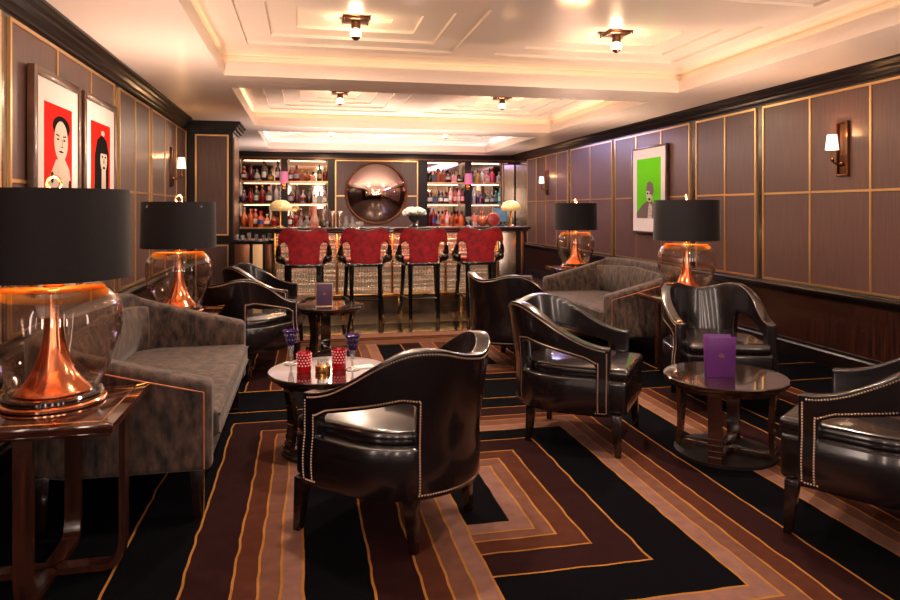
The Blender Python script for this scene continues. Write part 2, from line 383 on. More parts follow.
n = len(WN)
for X, sg, y in ((XL, 1, .9), (XL, 1, -.9), (XR, -1, 1.2)):  # unseen side windows on solid wall, added for highlights on the leather
    n += 1; bm = newbm()
    for q in ((y-.22, y-.18, .5, 2.3), (y+.18, y+.22, .5, 2.3), (y-.18, y+.18, .5, .54), (y-.18, y+.18, 2.26, 2.3)):
        a, b = X+sg*.018, X+sg*.045; box(bm, min(a, b), max(a, b), q[0], q[1], q[2], q[3])
    struct(obj('added_window_%d' % n, bm, M_CROWN, smooth=False))
    area('added_window_light', (X+sg*.03, y, 1.4), (PI/2, 0, -sg*PI/2), .34, 1.7, 13, (255, 228, 212))  # added light in the frame, no opening behind it

# ---------------------------------------------------------------- coffered ceiling
CX0, CX1 = -.69, 3.60
COF = ((2.2, 6.15), (6.76, 9.78), (10.45, 13.48))
bm = newbm()
def ring(bm, o_, i_, z0, z1, mi):   # rectangular ring slab between outer and inner rects
    (a, b, c, d), (e, f, g, h) = o_, i_
    box(bm, a, b, c, g, z0, z1, mi); box(bm, a, b, h, d, z0, z1, mi); box(bm, a, e, g, h, z0, z1, mi); box(bm, f, b, g, h, z0, z1, mi)
yb = [YF]+[v for c in COF for v in c]+[YB+.6]
for i in range(0, len(yb), 2): box(bm, XL, XR, yb[i], yb[i+1], 2.5, 2.62, 0)
for c in COF:
    box(bm, XL, CX0, c[0], c[1], 2.5, 2.62, 0); box(bm, CX1, XR, c[0], c[1], 2.5, 2.62, 0)
LED = .07
for c in COF:   # upright cove walls set back behind the lip, then the stepped upper ceiling
    o_ = (CX0-LED-.05, CX1+LED+.05, c[0]-LED-.05, c[1]+LED+.05); i_ = (CX0-LED, CX1+LED, c[0]-LED, c[1]+LED)
    ring(bm, o_, i_, 2.6, 2.95, 1)
    W = 1.70
    my = [(4.45, 5.76), (2.6, 3.95)] if c[0] < 3 else [(c[0]+.35, c[1]-.3)]
    cells = [(x0, x0+W, y0, y1) for x0 in (-.47, 1.60) for (y0, y1) in my]
    X = sorted({i_[0], i_[1]} | {v for q in cells for v in q[:2]}); Y = sorted({i_[2], i_[3]} | {v for q in cells for v in q[2:]})
    for a, b in zip(X, X[1:]):
        for e, f in zip(Y, Y[1:]):
            if not any(q[0] <= (a+b)/2 <= q[1] and q[2] <= (e+f)/2 <= q[3] for q in cells): box(bm, a, b, e, f, 2.69, 2.78, 1)
    for q in cells:
        z = 2.69; r = q
        for k in range(3):
            n_ = (r[0]+.2, r[1]-.2, r[2]+.2, r[3]-.2); z += .022
            ring(bm, r, n_, z, z+.05, 1); r = n_
        box(bm, r[0], r[1], r[2], r[3], z+.022, z+.05, 1)
box(bm, XL, XR, YF, YB+.6, 2.95, 3.0, 0)
o = struct(obj('ceiling', bm, [M_SOFFIT, M_CEIL], smooth=False)); o['label'] = 'cream coffered ceiling with stepped recesses'
for i, c in enumerate(COF):
    col = (255, 208, 158) if i < 2 else (240, 232, 255); k = (.75, .9, 1.3)[i]
    ly = c[1]-c[0]; cy = (c[0]+c[1])/2; cx = (CX0+CX1)/2
    e = .85*k
    for x, y, sx, sy, p in ((cx, c[1]+.035, CX1-CX0, .03, 1.1), (cx, c[0]-.035, CX1-CX0, .03, 1.1), (CX0-.035, cy, .03, ly, .9), (CX1+.035, cy, .03, ly, .9)):
        area('cove_strip_light', (x, y, 2.63), (PI, 0, 0), sx, sy, e*p, col)

# ceiling lights
def ceiling_light():
    t = thing('ceiling_light', '', 'ceiling light')
    bm = newbm(); box(bm, -.1, .1, -.1, .1, -.03, 0); box(bm, -.085, .085, -.085, .085, -.045, -.03)
    for sx in (-1, 1):
        for sy in (-1, 1): ball(bm, (sx*.092, sy*.092, -.04), .010, 6, 4)
    obj('mount_plate', bm, M_BRONZE, t, bevel=.003)
    bm = newbm(); lathe(bm, [(.035, -.045), (.035, -.09), (.028, -.10)], 20); obj('lamp_holder', bm, M_BRONZE, t)
    bm = newbm(); ball(bm, (0, 0, -.138), .040, 20, 14); obj('globe', bm, M_BULB, t)
    bm = newbm(); lathe(bm, [(.001, -.186), (.012, -.184), (.031, -.170), (.034, -.160), (.026, -.166)], 16, cap=False); obj('finial_cap', bm, M_BRONZE, t)
    return t
cl0 = ceiling_light()
spots = [(.36, 5.08, 'left one in the nearest recess'), (2.42, 5.06, 'right one in the nearest recess'), (.40, 8.3, 'left one in the middle recess'), (2.42, 8.3, 'right one in the middle recess'),
         (.42, 11.9, 'left one in the recess above the bar'), (2.42, 11.9, 'right one in the recess above the bar')]
for i, (x, y, w) in enumerate(spots):
    lab = 'small brass globe ceiling light, '+w
    if i == 0: cl0.location = (x, y, 2.778); cl0['label'] = lab; cl0['group'] = 'brass ceiling lights'
    else: dup(cl0, (x, y, 2.778), 0, lab, 'brass ceiling lights')
    point('ceiling_lamp_light', (x, y, 2.778-.138), (5, 5, 7, 7, 10, 10)[i], (255, 214, 168), .04)
for x, y, w in ((.36, 5.08, 26), (2.42, 5.06, 26), (.40, 8.3, 22), (2.42, 8.3, 22), (.42, 11.9, 30), (2.42, 11.9, 30), (.36, 3.2, 24), (2.42, 3.2, 26), (.36, .6, 16), (2.42, .6, 16)):
    area('added_downlight', (x, y, 2.778-.192), (0, 0, 0), .10, .10, w, (255, 226, 200))  # added downward light; the nearest spots have no lamp fixture

# ---------------------------------------------------------------- leather tub chair
def smooth_curve(tbl, q):
    for (a, va), (b, vb) in zip(tbl, tbl[1:]):
        if q <= b:
            t = (q-a)/(b-a); t = t*t*(3-2*t); return va+(vb-va)*t
    return tbl[-1][1]
HW = .34; YFR = .235; YST = -.03; DEP = .345
SL = YFR-YST; AL = PI*.5*(HW+DEP)/2; HALF = SL+AL        # half path length
def plan(u):   # u in [-HALF, HALF], 0 = back centre; returns point & outward normal
    s = 1 if u >= 0 else -1; a = abs(u)
    if a <= AL:
        th = a/AL*PI/2; p = Vector((s*HW*math.sin(th), YST-DEP*math.cos(th), 0)); n = Vector((s*math.sin(th)/HW, -math.cos(th)/DEP, 0)).normalized()
    else:
        d = a-AL; p = Vector((s*(HW-.018*d/SL), YST+d, 0)); n = Vector((s, .03, 0)).normalized()
    return p, n
TOPT = [(0, .762), (.10, .774), (.25, .805), (.38, .797), (.52, .745), (.66, .678), (.80, .622), (.92, .594), (1.0, .588)]
def catmull(tbl, q):
    n = len(tbl)
    for i in range(n-1):
        if q <= tbl[i+1][0] or i == n-2:
            x0, y0 = tbl[i]; x1, y1 = tbl[i+1]; h = x1-x0; t = (q-x0)/h
            m0 = (y1-tbl[i-1][1])/(x1-tbl[i-1][0]) if i else 0
            m1 = (tbl[i+2][1]-y0)/(tbl[i+2][0]-x0) if i+2 < n else (y1-y0)/h
            return (2*t**3-3*t*t+1)*y0+(t**3-2*t*t+t)*h*m0+(-2*t**3+3*t*t)*y1+(t**3-t*t)*h*m1
def ctop(u): return catmull(TOPT, abs(u)/HALF)
def cpos(u, z):
    p, n = plan(u); q = abs(u)/HALF; fl = .075*max(0, (z-.35)/.45)*max(0, 1-q*1.5)+.012*math.sin(max(0, min(1, (z-.2)/.22))*PI)
    return Vector((p.x, p.y, z))+n*fl, n
U0, U1 = AL*.50, HALF-.075   # side opening
ZB, ZR = .215, .415
def zopen(u):
    a = min(max((abs(u)-U0)/(U1-U0), 0), 1); return (.612-.105*a-.02*max(0, .12-a)/.12-.015*max(0, a-.88)/.12)
def chair_bm():
    us = []
    mark = sorted({0, U0, U0+.012, U1-.012, U1, HALF, HALF-.015} | {HALF*k/30 for k in range(31)})
    mark = [m for i, m in enumerate(mark) if i == 0 or m-mark[i-1] > .004]
    us = [-m for m in mark[::-1]]+mark[1:]
    na, nb, nc = 4, 3, 6
    def zrow(u, r):
        t, zo = ctop(u), zopen(u)
        if abs(abs(u)-U0) < .006: zo -= .012
        if abs(abs(u)-U1) < .006: zo -= .008
        if r <= na: return ZB+(ZR-ZB)*r/na
        if r <= na+nb: return ZR+(zo-ZR)*(r-na)/nb
        return zo+(t-zo)*(r-na-nb)/nc
    return shell(us, na+nb+nc+1, cpos, zrow, .062, skip=lambda u, r: U0 < abs(u) < U1 and na <= r < na+nb)
def nails(bm, pts, step=.0118, r=.0044):
    acc = 0; last = pts[0][0]
    def nail(p, n):
        a = n.orthogonal().normalized(); b = n.cross(a); c = bm.verts.new(p+n*r*.75)
        rg = [bm.verts.new(p+a*(r*math.cos(k*PI/3))+b*(r*math.sin(k*PI/3))+n*.0006) for k in range(6)]
        for k in range(6): bm.faces.new((rg[k], rg[(k+1) % 6], c))
    for i in range(1, len(pts)):
        p0, n0 = pts[i-1]; p1, n1 = pts[i]; L = (p1-p0).length; d = step-acc
        while d <= L: nail(p0.lerp(p1, d/L), n0.lerp(n1, d/L).normalized()); d += step
        acc = (acc+L) % step if L else acc
def make_chair():
    t = thing('leather_armchair', '', 'armchair')
    obj('back_shell', chair_bm(), M_LEATHER, t, bevel=.016, seg=3, ang=60)
    # seat base + cushion
    def outline(inset, front):
        pts = [(-(HW-.018-inset), front)]
        N = 18
        for k in range(-N, N+1):
            u = k/N*(HALF-.02); p, n = plan(u); q = p-n*inset; pts.append((q.x, q.y))
        pts.append((HW-.018-inset, front)); return pts
    bm = newbm(); prism(bm, outline(.045, .318), ZB, .405); obj('seat_base', bm, M_LEATHER, t, bevel=.022, seg=4, ang=50)
    bm = newbm(); prism(bm, outline(.06, .330), .395, .468)
    bmesh.ops.subdivide_edges(bm, edges=[e for e in bm.edges if abs(e.verts[0].co.z-e.verts[1].co.z) < .001 and e.calc_length() > .3], cuts=5)
    obj('seat_cushion', bm, M_LEATHER, t, bevel=.026, seg=4, ang=60)
    for sx in (-1, 1):
        bm = newbm(); taper(bm, (sx*.285, .262, .225), (sx*.30, .278, 0), .028, .016); obj('leg', bm, M_LEG, t, bevel=.003)
        bm = newbm(); taper(bm, (sx*.215, -.235, .225), (sx*.225, -.255, 0), .028, .016); obj('leg', bm, M_LEG, t, bevel=.003)
    bm = newbm()
    def P(u, z):
        p, n = cpos(u, z); return (p+n*.001, n)
    nails(bm, [P(-HALF+.02+(2*HALF-.04)*k/120, ctop(-HALF+.02+(2*HALF-.04)*k/120)-.017) for k in range(121)])
    for s in (-1, 1):
        e = HALF-.016
        nails(bm, [P(s*e, z/100) for z in range(57, 22, -1)])
        nails(bm, [P(s*(e-(e-U1+.008)*k/6), .235) for k in range(7)])
        nails(bm, [P(s*(U1+.012), .235+(zopen(U1)+.012-.235)*k/12) for k in range(13)]+[P(s*(U1-(U1-U0+.014)*k/30), zopen(U1-(U1-U0+.014)*k/30)+.014) for k in range(31)]
              + [P(s*(U0-.014), .592-(.592-.235)*k/16) for k in range(17)])
    nails(bm, [P(-U0+2*U0*k/60, .235) for k in range(61)])
    obj('nailhead_trim', bm, M_NAIL, t, smooth=False)
    return t
chair0 = make_chair()
def facing(h): return math.radians(h-90)
CH = [(.375, 2.99, 138, 'black leather tub armchair in the centre foreground, seen from behind'),
      (1.61, 3.85, -36, 'black leather tub armchair facing right, left of the table with the bright purple card'),
      (1.78, 5.78, 38, 'black leather tub armchair seen from behind, just in front of the rightmost red stool'),
      (2.79, 4.28, -106, 'black leather tub armchair facing the viewer, behind the table with the purple card'),
      (2.375, 2.46, 127, 'black leather tub armchair cut off by the right edge of the photo'),
      (-.47, 5.90, 52, 'black leather tub armchair right behind the far arm of the left sofa'),
      (-.36, 6.93, -8, 'black leather tub armchair farthest back on the left, beside the dark pier')]
for i, (x, y, h, lab) in enumerate(CH):
    if i == 0: chair0.location = (x, y, 0); chair0.rotation_euler = (0, 0, facing(h)); chair0['label'] = lab; chair0['group'] = 'leather tub armchairs'
    else: dup(chair0, (x, y, 0), facing(h), lab, 'leather tub armchairs')

# ---------------------------------------------------------------- velvet sofa
def make_sofa(W, label, loc, h):
    t = thing('velvet_sofa', label, 'sofa', loc, facing(h), 'brown velvet sofas')
    hw = W/2; yf, yb = .40, -.40; rc = .26
    st = (yf-(yb+rc)); arc = PI/2*rc; fl = 2*(hw-rc); half = st+arc+fl/2
    def plan_(u):
        s = 1 if u >= 0 else -1; a = abs(u)
        if a <= fl/2: return Vector((s*a, yb, 0)), Vector((0, -1, 0))
        a -= fl/2
        if a <= arc:
            th = a/rc; return Vector((s*(hw-rc+rc*math.sin(th)), yb+rc-rc*math.cos(th), 0)), Vector((s*math.sin(th), -math.cos(th), 0))
        a -= arc; return Vector((s*hw, yb+rc+a, 0)), Vector((s, 0, 0))
    def top(u):
        a = abs(u)
        if a < fl/2+arc*.4: return .815+.012*math.cos(a/(fl/2+arc*.4)*PI/2)
        k = (a-fl/2-arc*.4)/(half-fl/2-arc*.4); return .815-.215*(k**.85)
    def pos(u, z):
        p, n = plan_(u); return Vector((p.x, p.y, z))+n*(.03*max(0, (z-.45)/.4)*(1 if abs(u) < fl/2 else .4)), n
    us = sorted({half*k/44 for k in range(-44, 45)})
    rows = 7
    bm = shell(us, rows, pos, lambda u, r: .215+(top(u)-.215)*r/(rows-1), lambda u, r: .12 if r > 3 else .09)
    obj('upholstered_frame', bm, M_VELVET, t, bevel=.03, seg=4, ang=60)
    bm = newbm(); box(bm, -hw+.06, hw-.06, yb+.05, yf-.015, .215, .335); obj('seat_base', bm, M_VELVET, t, bevel=.02, seg=3)
    bm = newbm()
    pts = [(-hw+.085, yf+.02), (-hw+.085, yb+.28), (-hw+.2, yb+.11), (hw-.2, yb+.11), (hw-.085, yb+.28), (hw-.085, yf+.02)]
    prism(bm, pts, .33, .455); obj('seat_cushion', bm, M_VELVET, t, bevel=.03, seg=4, ang=60)
    bm = newbm(); tube(bm, [(-hw+.10, yf+.022, .436), (hw-.10, yf+.022, .436)], .005, 6)
    tube(bm, [(-hw+.10, yf+.022, .35), (hw-.10, yf+.022, .35)], .005, 6); obj('piping', bm, M_VELVET, t)
    # padded inner back cushion
    bm = newbm()
    us2 = [(fl/2+arc*.75)*k/24 for k in range(-24, 25)]
    def pos2(u, z):
        p, n = plan_(u); k = math.sin(max(0, min(1, (z-.45)/.33))*PI)
        return Vector((p.x, p.y, z))-n*(.10), n
    b2 = shell(us2, 6, pos2, lambda u, r: .45+(.32-.05*abs(u)/(fl/2+arc))*r/5, lambda u, r: .055+.035*math.sin(PI*r/5))
    obj('back_cushion', b2, M_VELVET, t, bevel=.012, seg=2, ang=60)
    for s in (-1, 1):
        bm = newbm()
        pl = [(s*(hw+.004), yf-.03, .23)]+[(s*(hw+.006+.012*max(0, (top(s*(half-d))-.45)/.4)), yf-d, top(s*(half-d))-.045) for d in (.03, .12, .21, .30, .39, .48)]
        tube(bm, pl, .0035, 6); obj('piping', bm, M_PIPE, t)['label'] = 'copper coloured piping on the side panel'
        for y in (yf-.07, yb+.12):
            bm = newbm(); taper(bm, (s*(hw-.07), y, .225), (s*(hw-.06), y+(.01 if y > 0 else -.01), 0), .03, .02); obj('leg', bm, M_LEG, t, bevel=.003)
    return t
make_sofa(1.72, 'brown crushed velvet sofa against the left wall behind the large lamp', (-.80, 3.965, 0), 0)
make_sofa(1.70, 'brown crushed velvet sofa against the right wall below the green picture', (2.96, 6.36, 0), 180)

# ---------------------------------------------------------------- side tables and table lamps
def side_table():
    t = thing('side_table', '', 'side table'); h = .285
    bm = newbm(); box(bm, -h, h, -h, h, .592, .622, 0); box(bm, -h+.012, h-.012, -h+.012, h-.012, .5795, .592, 0)
    obj('tabletop', bm, M_MAHOG, t, bevel=.003)
    bm = newbm(); z = .6225; k = h-.045
    for a, b, c, d in ((-k, k, -k-.003, -k+.003), (-k, k, k-.003, k+.003), (-k-.003, -k+.003, -k, k), (k-.003, k+.003, -k, k)): box(bm, a, b, c, d, z, z+.001)
    for e in ((-1, -1), (1, -1), (1, 1), (-1, 1)):
        tube(bm, [(e[0]*k, e[1]*k, z+.0003), (e[0]*(h-.003), e[1]*(h-.003), z+.0003)], .002, 4)
    obj('inlay_line', bm, M_BRASS, t)
    for a in range(4):
        M = Matrix.Rotation(a*PI/2, 4, 'Z'); bm = newbm()
        prof = [(.262, .585), (.262, .10), (.255, .05), (.235, .02), (.20, .004), (.02, .004)]; th = .022
        outer = [Vector((r, 0, z)) for r, z in prof]; inner = [Vector((.262-th, 0, .585)), Vector((.262-th, 0, .105)), Vector((.232, 0, .062)), Vector((.218, 0, .04)), Vector((.195, 0, .028)), Vector((.02, 0, .028))]
        w = .030; v = [[bm.verts.new(M @ (p+Vector((0, s*w, 0)))) for p in outer+inner[::-1]] for s in (-1, 1)]; n = len(v[0])
        for i in range(n): bm.faces.new((v[0][i], v[0][(i+1) % n], v[1][(i+1) % n], v[1][i]))
        m = len(outer)
        for s in (0, 1):
            for i in range(m-1): bm.faces.new((v[s][i], v[s][i+1], v[s][n-2-i], v[s][n-1-i]))
        obj('leg', bm, M_MAHOGV, t, ang=30)
    return t
st0 = side_table()
ST = [(-.925, 2.785, 0, 'nearest on the left, under the largest lamp'), (-.885, 5.13, 0, 'behind the left sofa, under the second left lamp'), (3.09, 5.165, 0, 'between the right sofa and the armchair facing us'), (3.28, 8.02, 0, 'far right, beyond the right sofa')]
for i, (x, y, r, w) in enumerate(ST):
    lab = 'glossy mahogany square side table, '+w
    if i == 0: st0.location = (x, y, 0); st0['label'] = lab; st0['group'] = 'square side tables'
    else: dup(st0, (x, y, 0), r, lab, 'square side tables')
def table_lamp():
    t = thing('table_lamp', '', 'table lamp')
    bm = newbm(); lathe(bm, [(.170, 0), (.180, .004), (.182, .014), (.175, .020), (.165, .021)], 56); obj('base_ring', bm, M_COPPER, t)
    bm = newbm(); lathe(bm, [(.168, .021), (.172, .026), (.172, .036), (.166, .042), (.001, .042)], 56); obj('base_disc', bm, M_BLACKLAC, t)
    prof = [(.128, .042), (.130, .046), (.124, .054), (.108, .070), (.090, .092), (.073, .12), (.058, .155), (.046, .19), (.038, .23), (.033, .27), (.030, .32), (.029, .37), (.030, .41), (.034, .445)]
    bm = newbm(); lathe(bm, prof, 48); obj('copper_stem', bm, M_COPPER, t, ang=60)
    o_ = [(.148, .043), (.166, .075), (.188, .12), (.209, .17), (.225, .225), (.234, .28), (.235, .32), (.229, .36), (.214, .395), (.190, .421), (.165, .436), (.150, .44)]
    bm = newbm(); lathe(bm, o_+[(r-.005, z-.001) for r, z in o_[::-1]], 64, cap=False); obj('glass_vase', bm, M_GLASS, t, ang=80)
    bm = newbm(); lathe(bm, [(.040, .437), (.165, .440), (.176, .436), (.180, .428), (.165, .424), (.120, .430), (.040, .432)], 56, cap=False); obj('gilt_collar', bm, M_AMBER, t, ang=60)
    bm = newbm(); lathe(bm, [(.014, .44), (.014, .52), (.022, .525), (.022, .57), (.012, .575)], 16); obj('lamp_holder', bm, M_BRASS, t)
    bm = newbm(); ball(bm, (0, 0, .615), .03, 16, 10, sc=(1, 1, 1.25)); obj('bulb', bm, M_BULB, t)
    r, z0, z1 = .260, .468, .800
    bm = newbm(); lathe(bm, [(r+.006, z0), (r, z1), (r-.003, z1), (r-.003, z1-.0005), (r+.003, z0), (r+.006, z0)], 72, cap=False, mis=[0, 1, 1, 1, 1]); obj('lamp_shade', bm, [M_SHADE, M_SHADEIN], t, ang=30)
    bm = newbm()
    for a in range(3): tube(bm, [(0, 0, z1-.02), (r*math.cos(a*2.094), r*math.sin(a*2.094), z1-.012)], .003, 6)
    tube(bm, [(0, 0, .57), (0, 0, z1+.005)], .005, 6); obj('shade_carrier', bm, M_BRASS, t)
    bm = newbm(); tube(bm, [(.024*math.cos(k*PI/12), 0, z1+.024+.026*math.sin(k*PI/12)) for k in range(24)], .006, 8, closed=True); obj('finial_ring', bm, M_COPPER, t)
    return t
lm0 = table_lamp(); UP = 14
LP = [(-.93, 2.83, .6235, 'largest one, at the left edge'), (-.88, 5.13, .6235, 'second on the left, behind the brown sofa'), (3.10, 5.17, .6235, 'on the right, behind the armchair facing us'), (3.30, 8.05, .6235, 'smallest, left of the green picture')]
for i, (x, y, z, w) in enumerate(LP):
    lab = 'copper and glass table lamp, black drum shade, '+w
    if i == 0: lm0.location = (x, y, z); lm0['label'] = lab; lm0['group'] = 'copper and glass table lamps'
    else:
        q = dup(lm0, (x, y, z), .6*i, lab, 'copper and glass table lamps')
        if i == 1: q.scale = (.95, .95, .97)
    point('table_lamp_light', (x, y, z+.615), (1.3, 1.9, 2.2, 2.4)[i], (255, 204, 150), .03)
    area('added_uplight', (x, y, z+.74), (PI, 0, 0), .36, .36, UP, (255, 222, 200))  # added upward light for the ceiling, inside the lamp's shade
for x, y in ((-.9, .2), (3.5, .4), (3.5, 2.4)): area('added_uplight', (x, y, 1.36), (PI, 0, 0), .36, .36, UP*1.1, (255, 222, 200))  # more added uplights out of view, with no lamp under them

# ---------------------------------------------------------------- low round tables
def round_table(name, loc, rz, zt, rad, nleg, lw, label, m_top, m_leg, rl, disc):
    t = thing(name, label, 'table', loc, rz, 'low round cocktail tables')
    bm = newbm(); lathe(bm, [(rad-.02, zt-.034), (rad-.004, zt-.026), (rad, zt-.014), (rad, zt-.005), (rad-.004, zt)], 72); obj('tabletop', bm, m_top, t, ang=30)
    bm = newbm(); lathe(bm, [(rad-.05, zt-.06), (rad-.045, zt-.034)], 56); obj('apron', bm, m_leg, t)
    for k in range(nleg):
        M = Matrix.Rotation(k*2*PI/nleg, 4, 'Z'); bm = newbm()
        n = 12; prev = []
        for i in range(n+1):
            z = zt-.045-(zt-.045-.018)*i/n; q = i/n; r = rl-.05*math.sin(q*PI)*(.6 if nleg == 3 else .25)
            prev.append((r, z))
        for a, b in zip(prev, prev[1:]): box(bm, a[0]-.013, a[0]+.013, -lw, lw, b[1], a[1], 0, M)
        bmesh.ops.remove_doubles(bm, verts=bm.verts, dist=.0005)
        obj('leg', bm, m_leg, t, smooth=False)
    bm = newbm()
    for k in range(nleg):
        box(bm, 0, rl-.01, -lw*.8, lw*.8, .012, .045, 0, Matrix.Rotation(k*2*PI/nleg, 4, 'Z'))
    obj('cross_stretcher', bm, m_leg, t, bevel=.002)
    if disc:
        bm = newbm(); lathe(bm, [(rl+.03, 0), (rl+.03, .012), (rl+.025, .0125)], 56); obj('base_disc', bm, m_top, t)
    else:
        bm = newbm(); lathe(bm, [(rl+.02, 0), (rl+.02, .016), (rl+.01, .018)], 56); obj('base_disc', bm, mat('matt_black_base', (20, 13, 11), .6, spec=.2), t)
    return t
T1 = (.125, 3.91, 0); T2 = (2.275, 3.40, 0); T3 = (.22, 6.50, 0); T4 = (2.16, 6.62, 0)
round_table('cocktail_table', T1, math.radians(200), .45, .333, 3, .05, 'low round dark table holding red glasses and a candle, left of centre', M_DKTABLE, M_DKTABLE, .24, False)
round_table('cocktail_table', T2, math.radians(-135), .43, .328, 4, .035, 'low round dark table with the bright purple card on it, at right', M_DKTABLE, M_MAHOGV, .25, False)
round_table('cocktail_table', T3, math.radians(-20), .45, .315, 3, .045, 'low round table with a dark plum card, in front of the leftmost red stool', M_DKTABLE, M_DKTABLE, .22, False)
round_table('cocktail_table', T4, 0, .45, .33, 4, .04, 'low round dark table mostly hidden behind the armchair before the rightmost stool', M_DKTABLE, M_DKTABLE, .22, False)

def menu_card(loc, rz, w, h, m, m2, label):
    t = thing('menu_card', label, 'menu card', loc, rz, 'standing menu cards')
    bm = newbm(); box(bm, -w/2, w/2, 0, .006, 0, h, 0, Matrix.Rotation(.09, 4, 'X')); obj('front_panel', bm, m, t, bevel=.0015)
    bm = newbm(); M = Matrix.Translation((0, .05, 0)) @ Matrix.Rotation(-.09, 4, 'X'); box(bm, -w/2, w/2, 0, .006, 0, h, 0, M); obj('back_panel', bm, m, t, bevel=.0015)
    bm = newbm(); M = Matrix.Rotation(.09, 4, 'X'); y = -.0012
    R_ = [(-.016, .016, .52, .535), (-.010, .010, .495, .505), (-.004, .004, .55, .60), (-.014, -.008, .545, .575), (.008, .014, .545, .575)]
    for a, b, c, d in R_: box(bm, a, b, y, 0, h*c, h*d, 0, M)
    if m2:
        k = .006
        for a, b, c, d in ((-w/2, w/2, 0, k), (-w/2, w/2, h-k, h), (-w/2, -w/2+k, k, h-k), (w/2-k, w/2, k, h-k)): box(bm, a, b, y, 0, c, d, 0, M)
    obj('gold_emblem', bm, M_GOLD, t, smooth=False)
menu_card((2.215, 3.345, .4305), math.radians(-16), .148, .225, M_PURPLE, False, 'bright purple standing menu card on the round table at right')
menu_card((.165, 6.43, .4505), math.radians(2), .155, .215, M_DPURPLE, True, 'dark plum menu card with a gold emblem in front of the leftmost red stool')
menu_card((2.20, 6.72, .4505), math.radians(-14), .15, .215, M_DPURPLE, True, 'dark menu card showing beside the right end of the bar, behind an armchair')

# drinks on the left round table
def at_table(px, py, z): return on_level(px, py, z)
def tumbler(px, py, label):
    x, y = at_table(px, py, .45); t = thing('red_tumbler', label, 'glass', (x, y, .4505), 0, 'ruby cut-glass tumblers')
    bm = newbm(); lathe(bm, [(.036, 0), (.039, .006), (.039, .11), (.036, .112), (.035, .11), (.034, .012), (.001, .010)], 28); obj('bowl', bm, M_RUBY, t, ang=50)
    bm = newbm()
    for r in range(5):
        for k in range(14):
            a = (k+.5*(r % 2))*2*PI/14; ball(bm, (.0395*math.cos(a), .0395*math.sin(a), .040+r*.015), .0048, 6, 4, sc=(1, 1, 1))
    obj('cut_facets', bm, M_RUBYCUT, t)
tumbler(304, 372, 'ruby red cut-glass tumbler, left of the small gold candle holder'); tumbler(339, 368.5, 'ruby red cut-glass tumbler, right of the small gold candle holder')
def goblet(px, py, label):
    x, y = at_table(px, py, .45); t = thing('purple_goblet', label, 'glass', (x, y, .4505), 0, 'violet cut-glass goblets')
    bm = newbm(); lathe(bm, [(.041, 0), (.041, .003), (.012, .008), (.006, .016), (.006, .045), (.012, .052), (.010, .062)], 28); obj('foot', bm, M_GLASS2, t, ang=50)
    bm = newbm(); lathe(bm, [(.011, .062), (.016, .08), (.020, .11)], 20); obj('stem', bm, M_GLASS2, t)
    bm = newbm(); n = 24; rings = []
    for r, z in ((.020, .11), (.028, .135), (.033, .165), (.036, .18), (.047, .195), (.044, .196), (.030, .165), (.018, .115)):
        rings.append([bm.verts.new(((r*(1+(.06*math.cos(8*2*PI*i/n) if z > .12 else 0)))*math.cos(2*PI*i/n), (r*(1+(.06*math.cos(8*2*PI*i/n) if z > .12 else 0)))*math.sin(2*PI*i/n), z+(.004*math.cos(8*2*PI*i/n) if z > .19 else 0))) for i in range(n)])
    for A, B in zip(rings, rings[1:]):
        for i in range(n): bm.faces.new((A[i], A[(i+1) % n], B[(i+1) % n], B[i]))
    obj('bowl', bm, M_VIOLET, t)
    bm = newbm()
    for k in range(12):
        a = k*2*PI/12
        ball(bm, (.0355*math.cos(a), .0355*math.sin(a), .172), .005, 6, 4, sc=(1, 1, 1.8)); ball(bm, (.030*math.cos(a+.26), .030*math.sin(a+.26), .142), .004, 6, 4, sc=(1, 1, 1.6))
    obj('cut_facets', bm, M_GLASS2, t)
goblet(291, 364, 'violet fluted goblet on the left side of the round table'); goblet(352.5, 369.5, 'violet fluted goblet beside the white napkin on the round table')
x, y = at_table(323, 371.5, .45)
t = thing('candle_holder', 'small gold candle holder with a clear glass, between the red tumblers', 'candle holder', (x, y, .4505))
bm = newbm(); lathe(bm, [(.040, 0), (.042, .004), (.042, .034), (.038, .036), (.001, .034)], 32); obj('cup', bm, M_BRASS, t, ang=40)
bm = newbm(); lathe(bm, [(.030, .034), (.032, .075), (.030, .075), (.028, .036)], 28, cap=False); obj('glass_sleeve', bm, M_GLASS2, t)
for px, py, r, lab in ((361.5, 367, .3, 'folded white paper napkin at the right edge of the round table'), (287, 366, -.4, 'folded white paper napkin under the left violet goblet')):
    x, y = at_table(px, py, .45); bm = newbm()
    if px > 300: prism(bm, [(-.07, -.03), (.06, -.045), (.07, .03), (-.05, .035)], 0, .004); prism(bm, [(-.06, -.02), (.058, -.04), (.066, .02)], .004, .007)
    else: prism(bm, [(-.05, .045), (-.02, .05), (.005, .09), (-.04, .09)], 0, .004)
    o = obj('paper_napkin', bm, M_NAPKIN, None, (x, y, .4505), r, smooth=False); tag(o, lab, 'napkin')

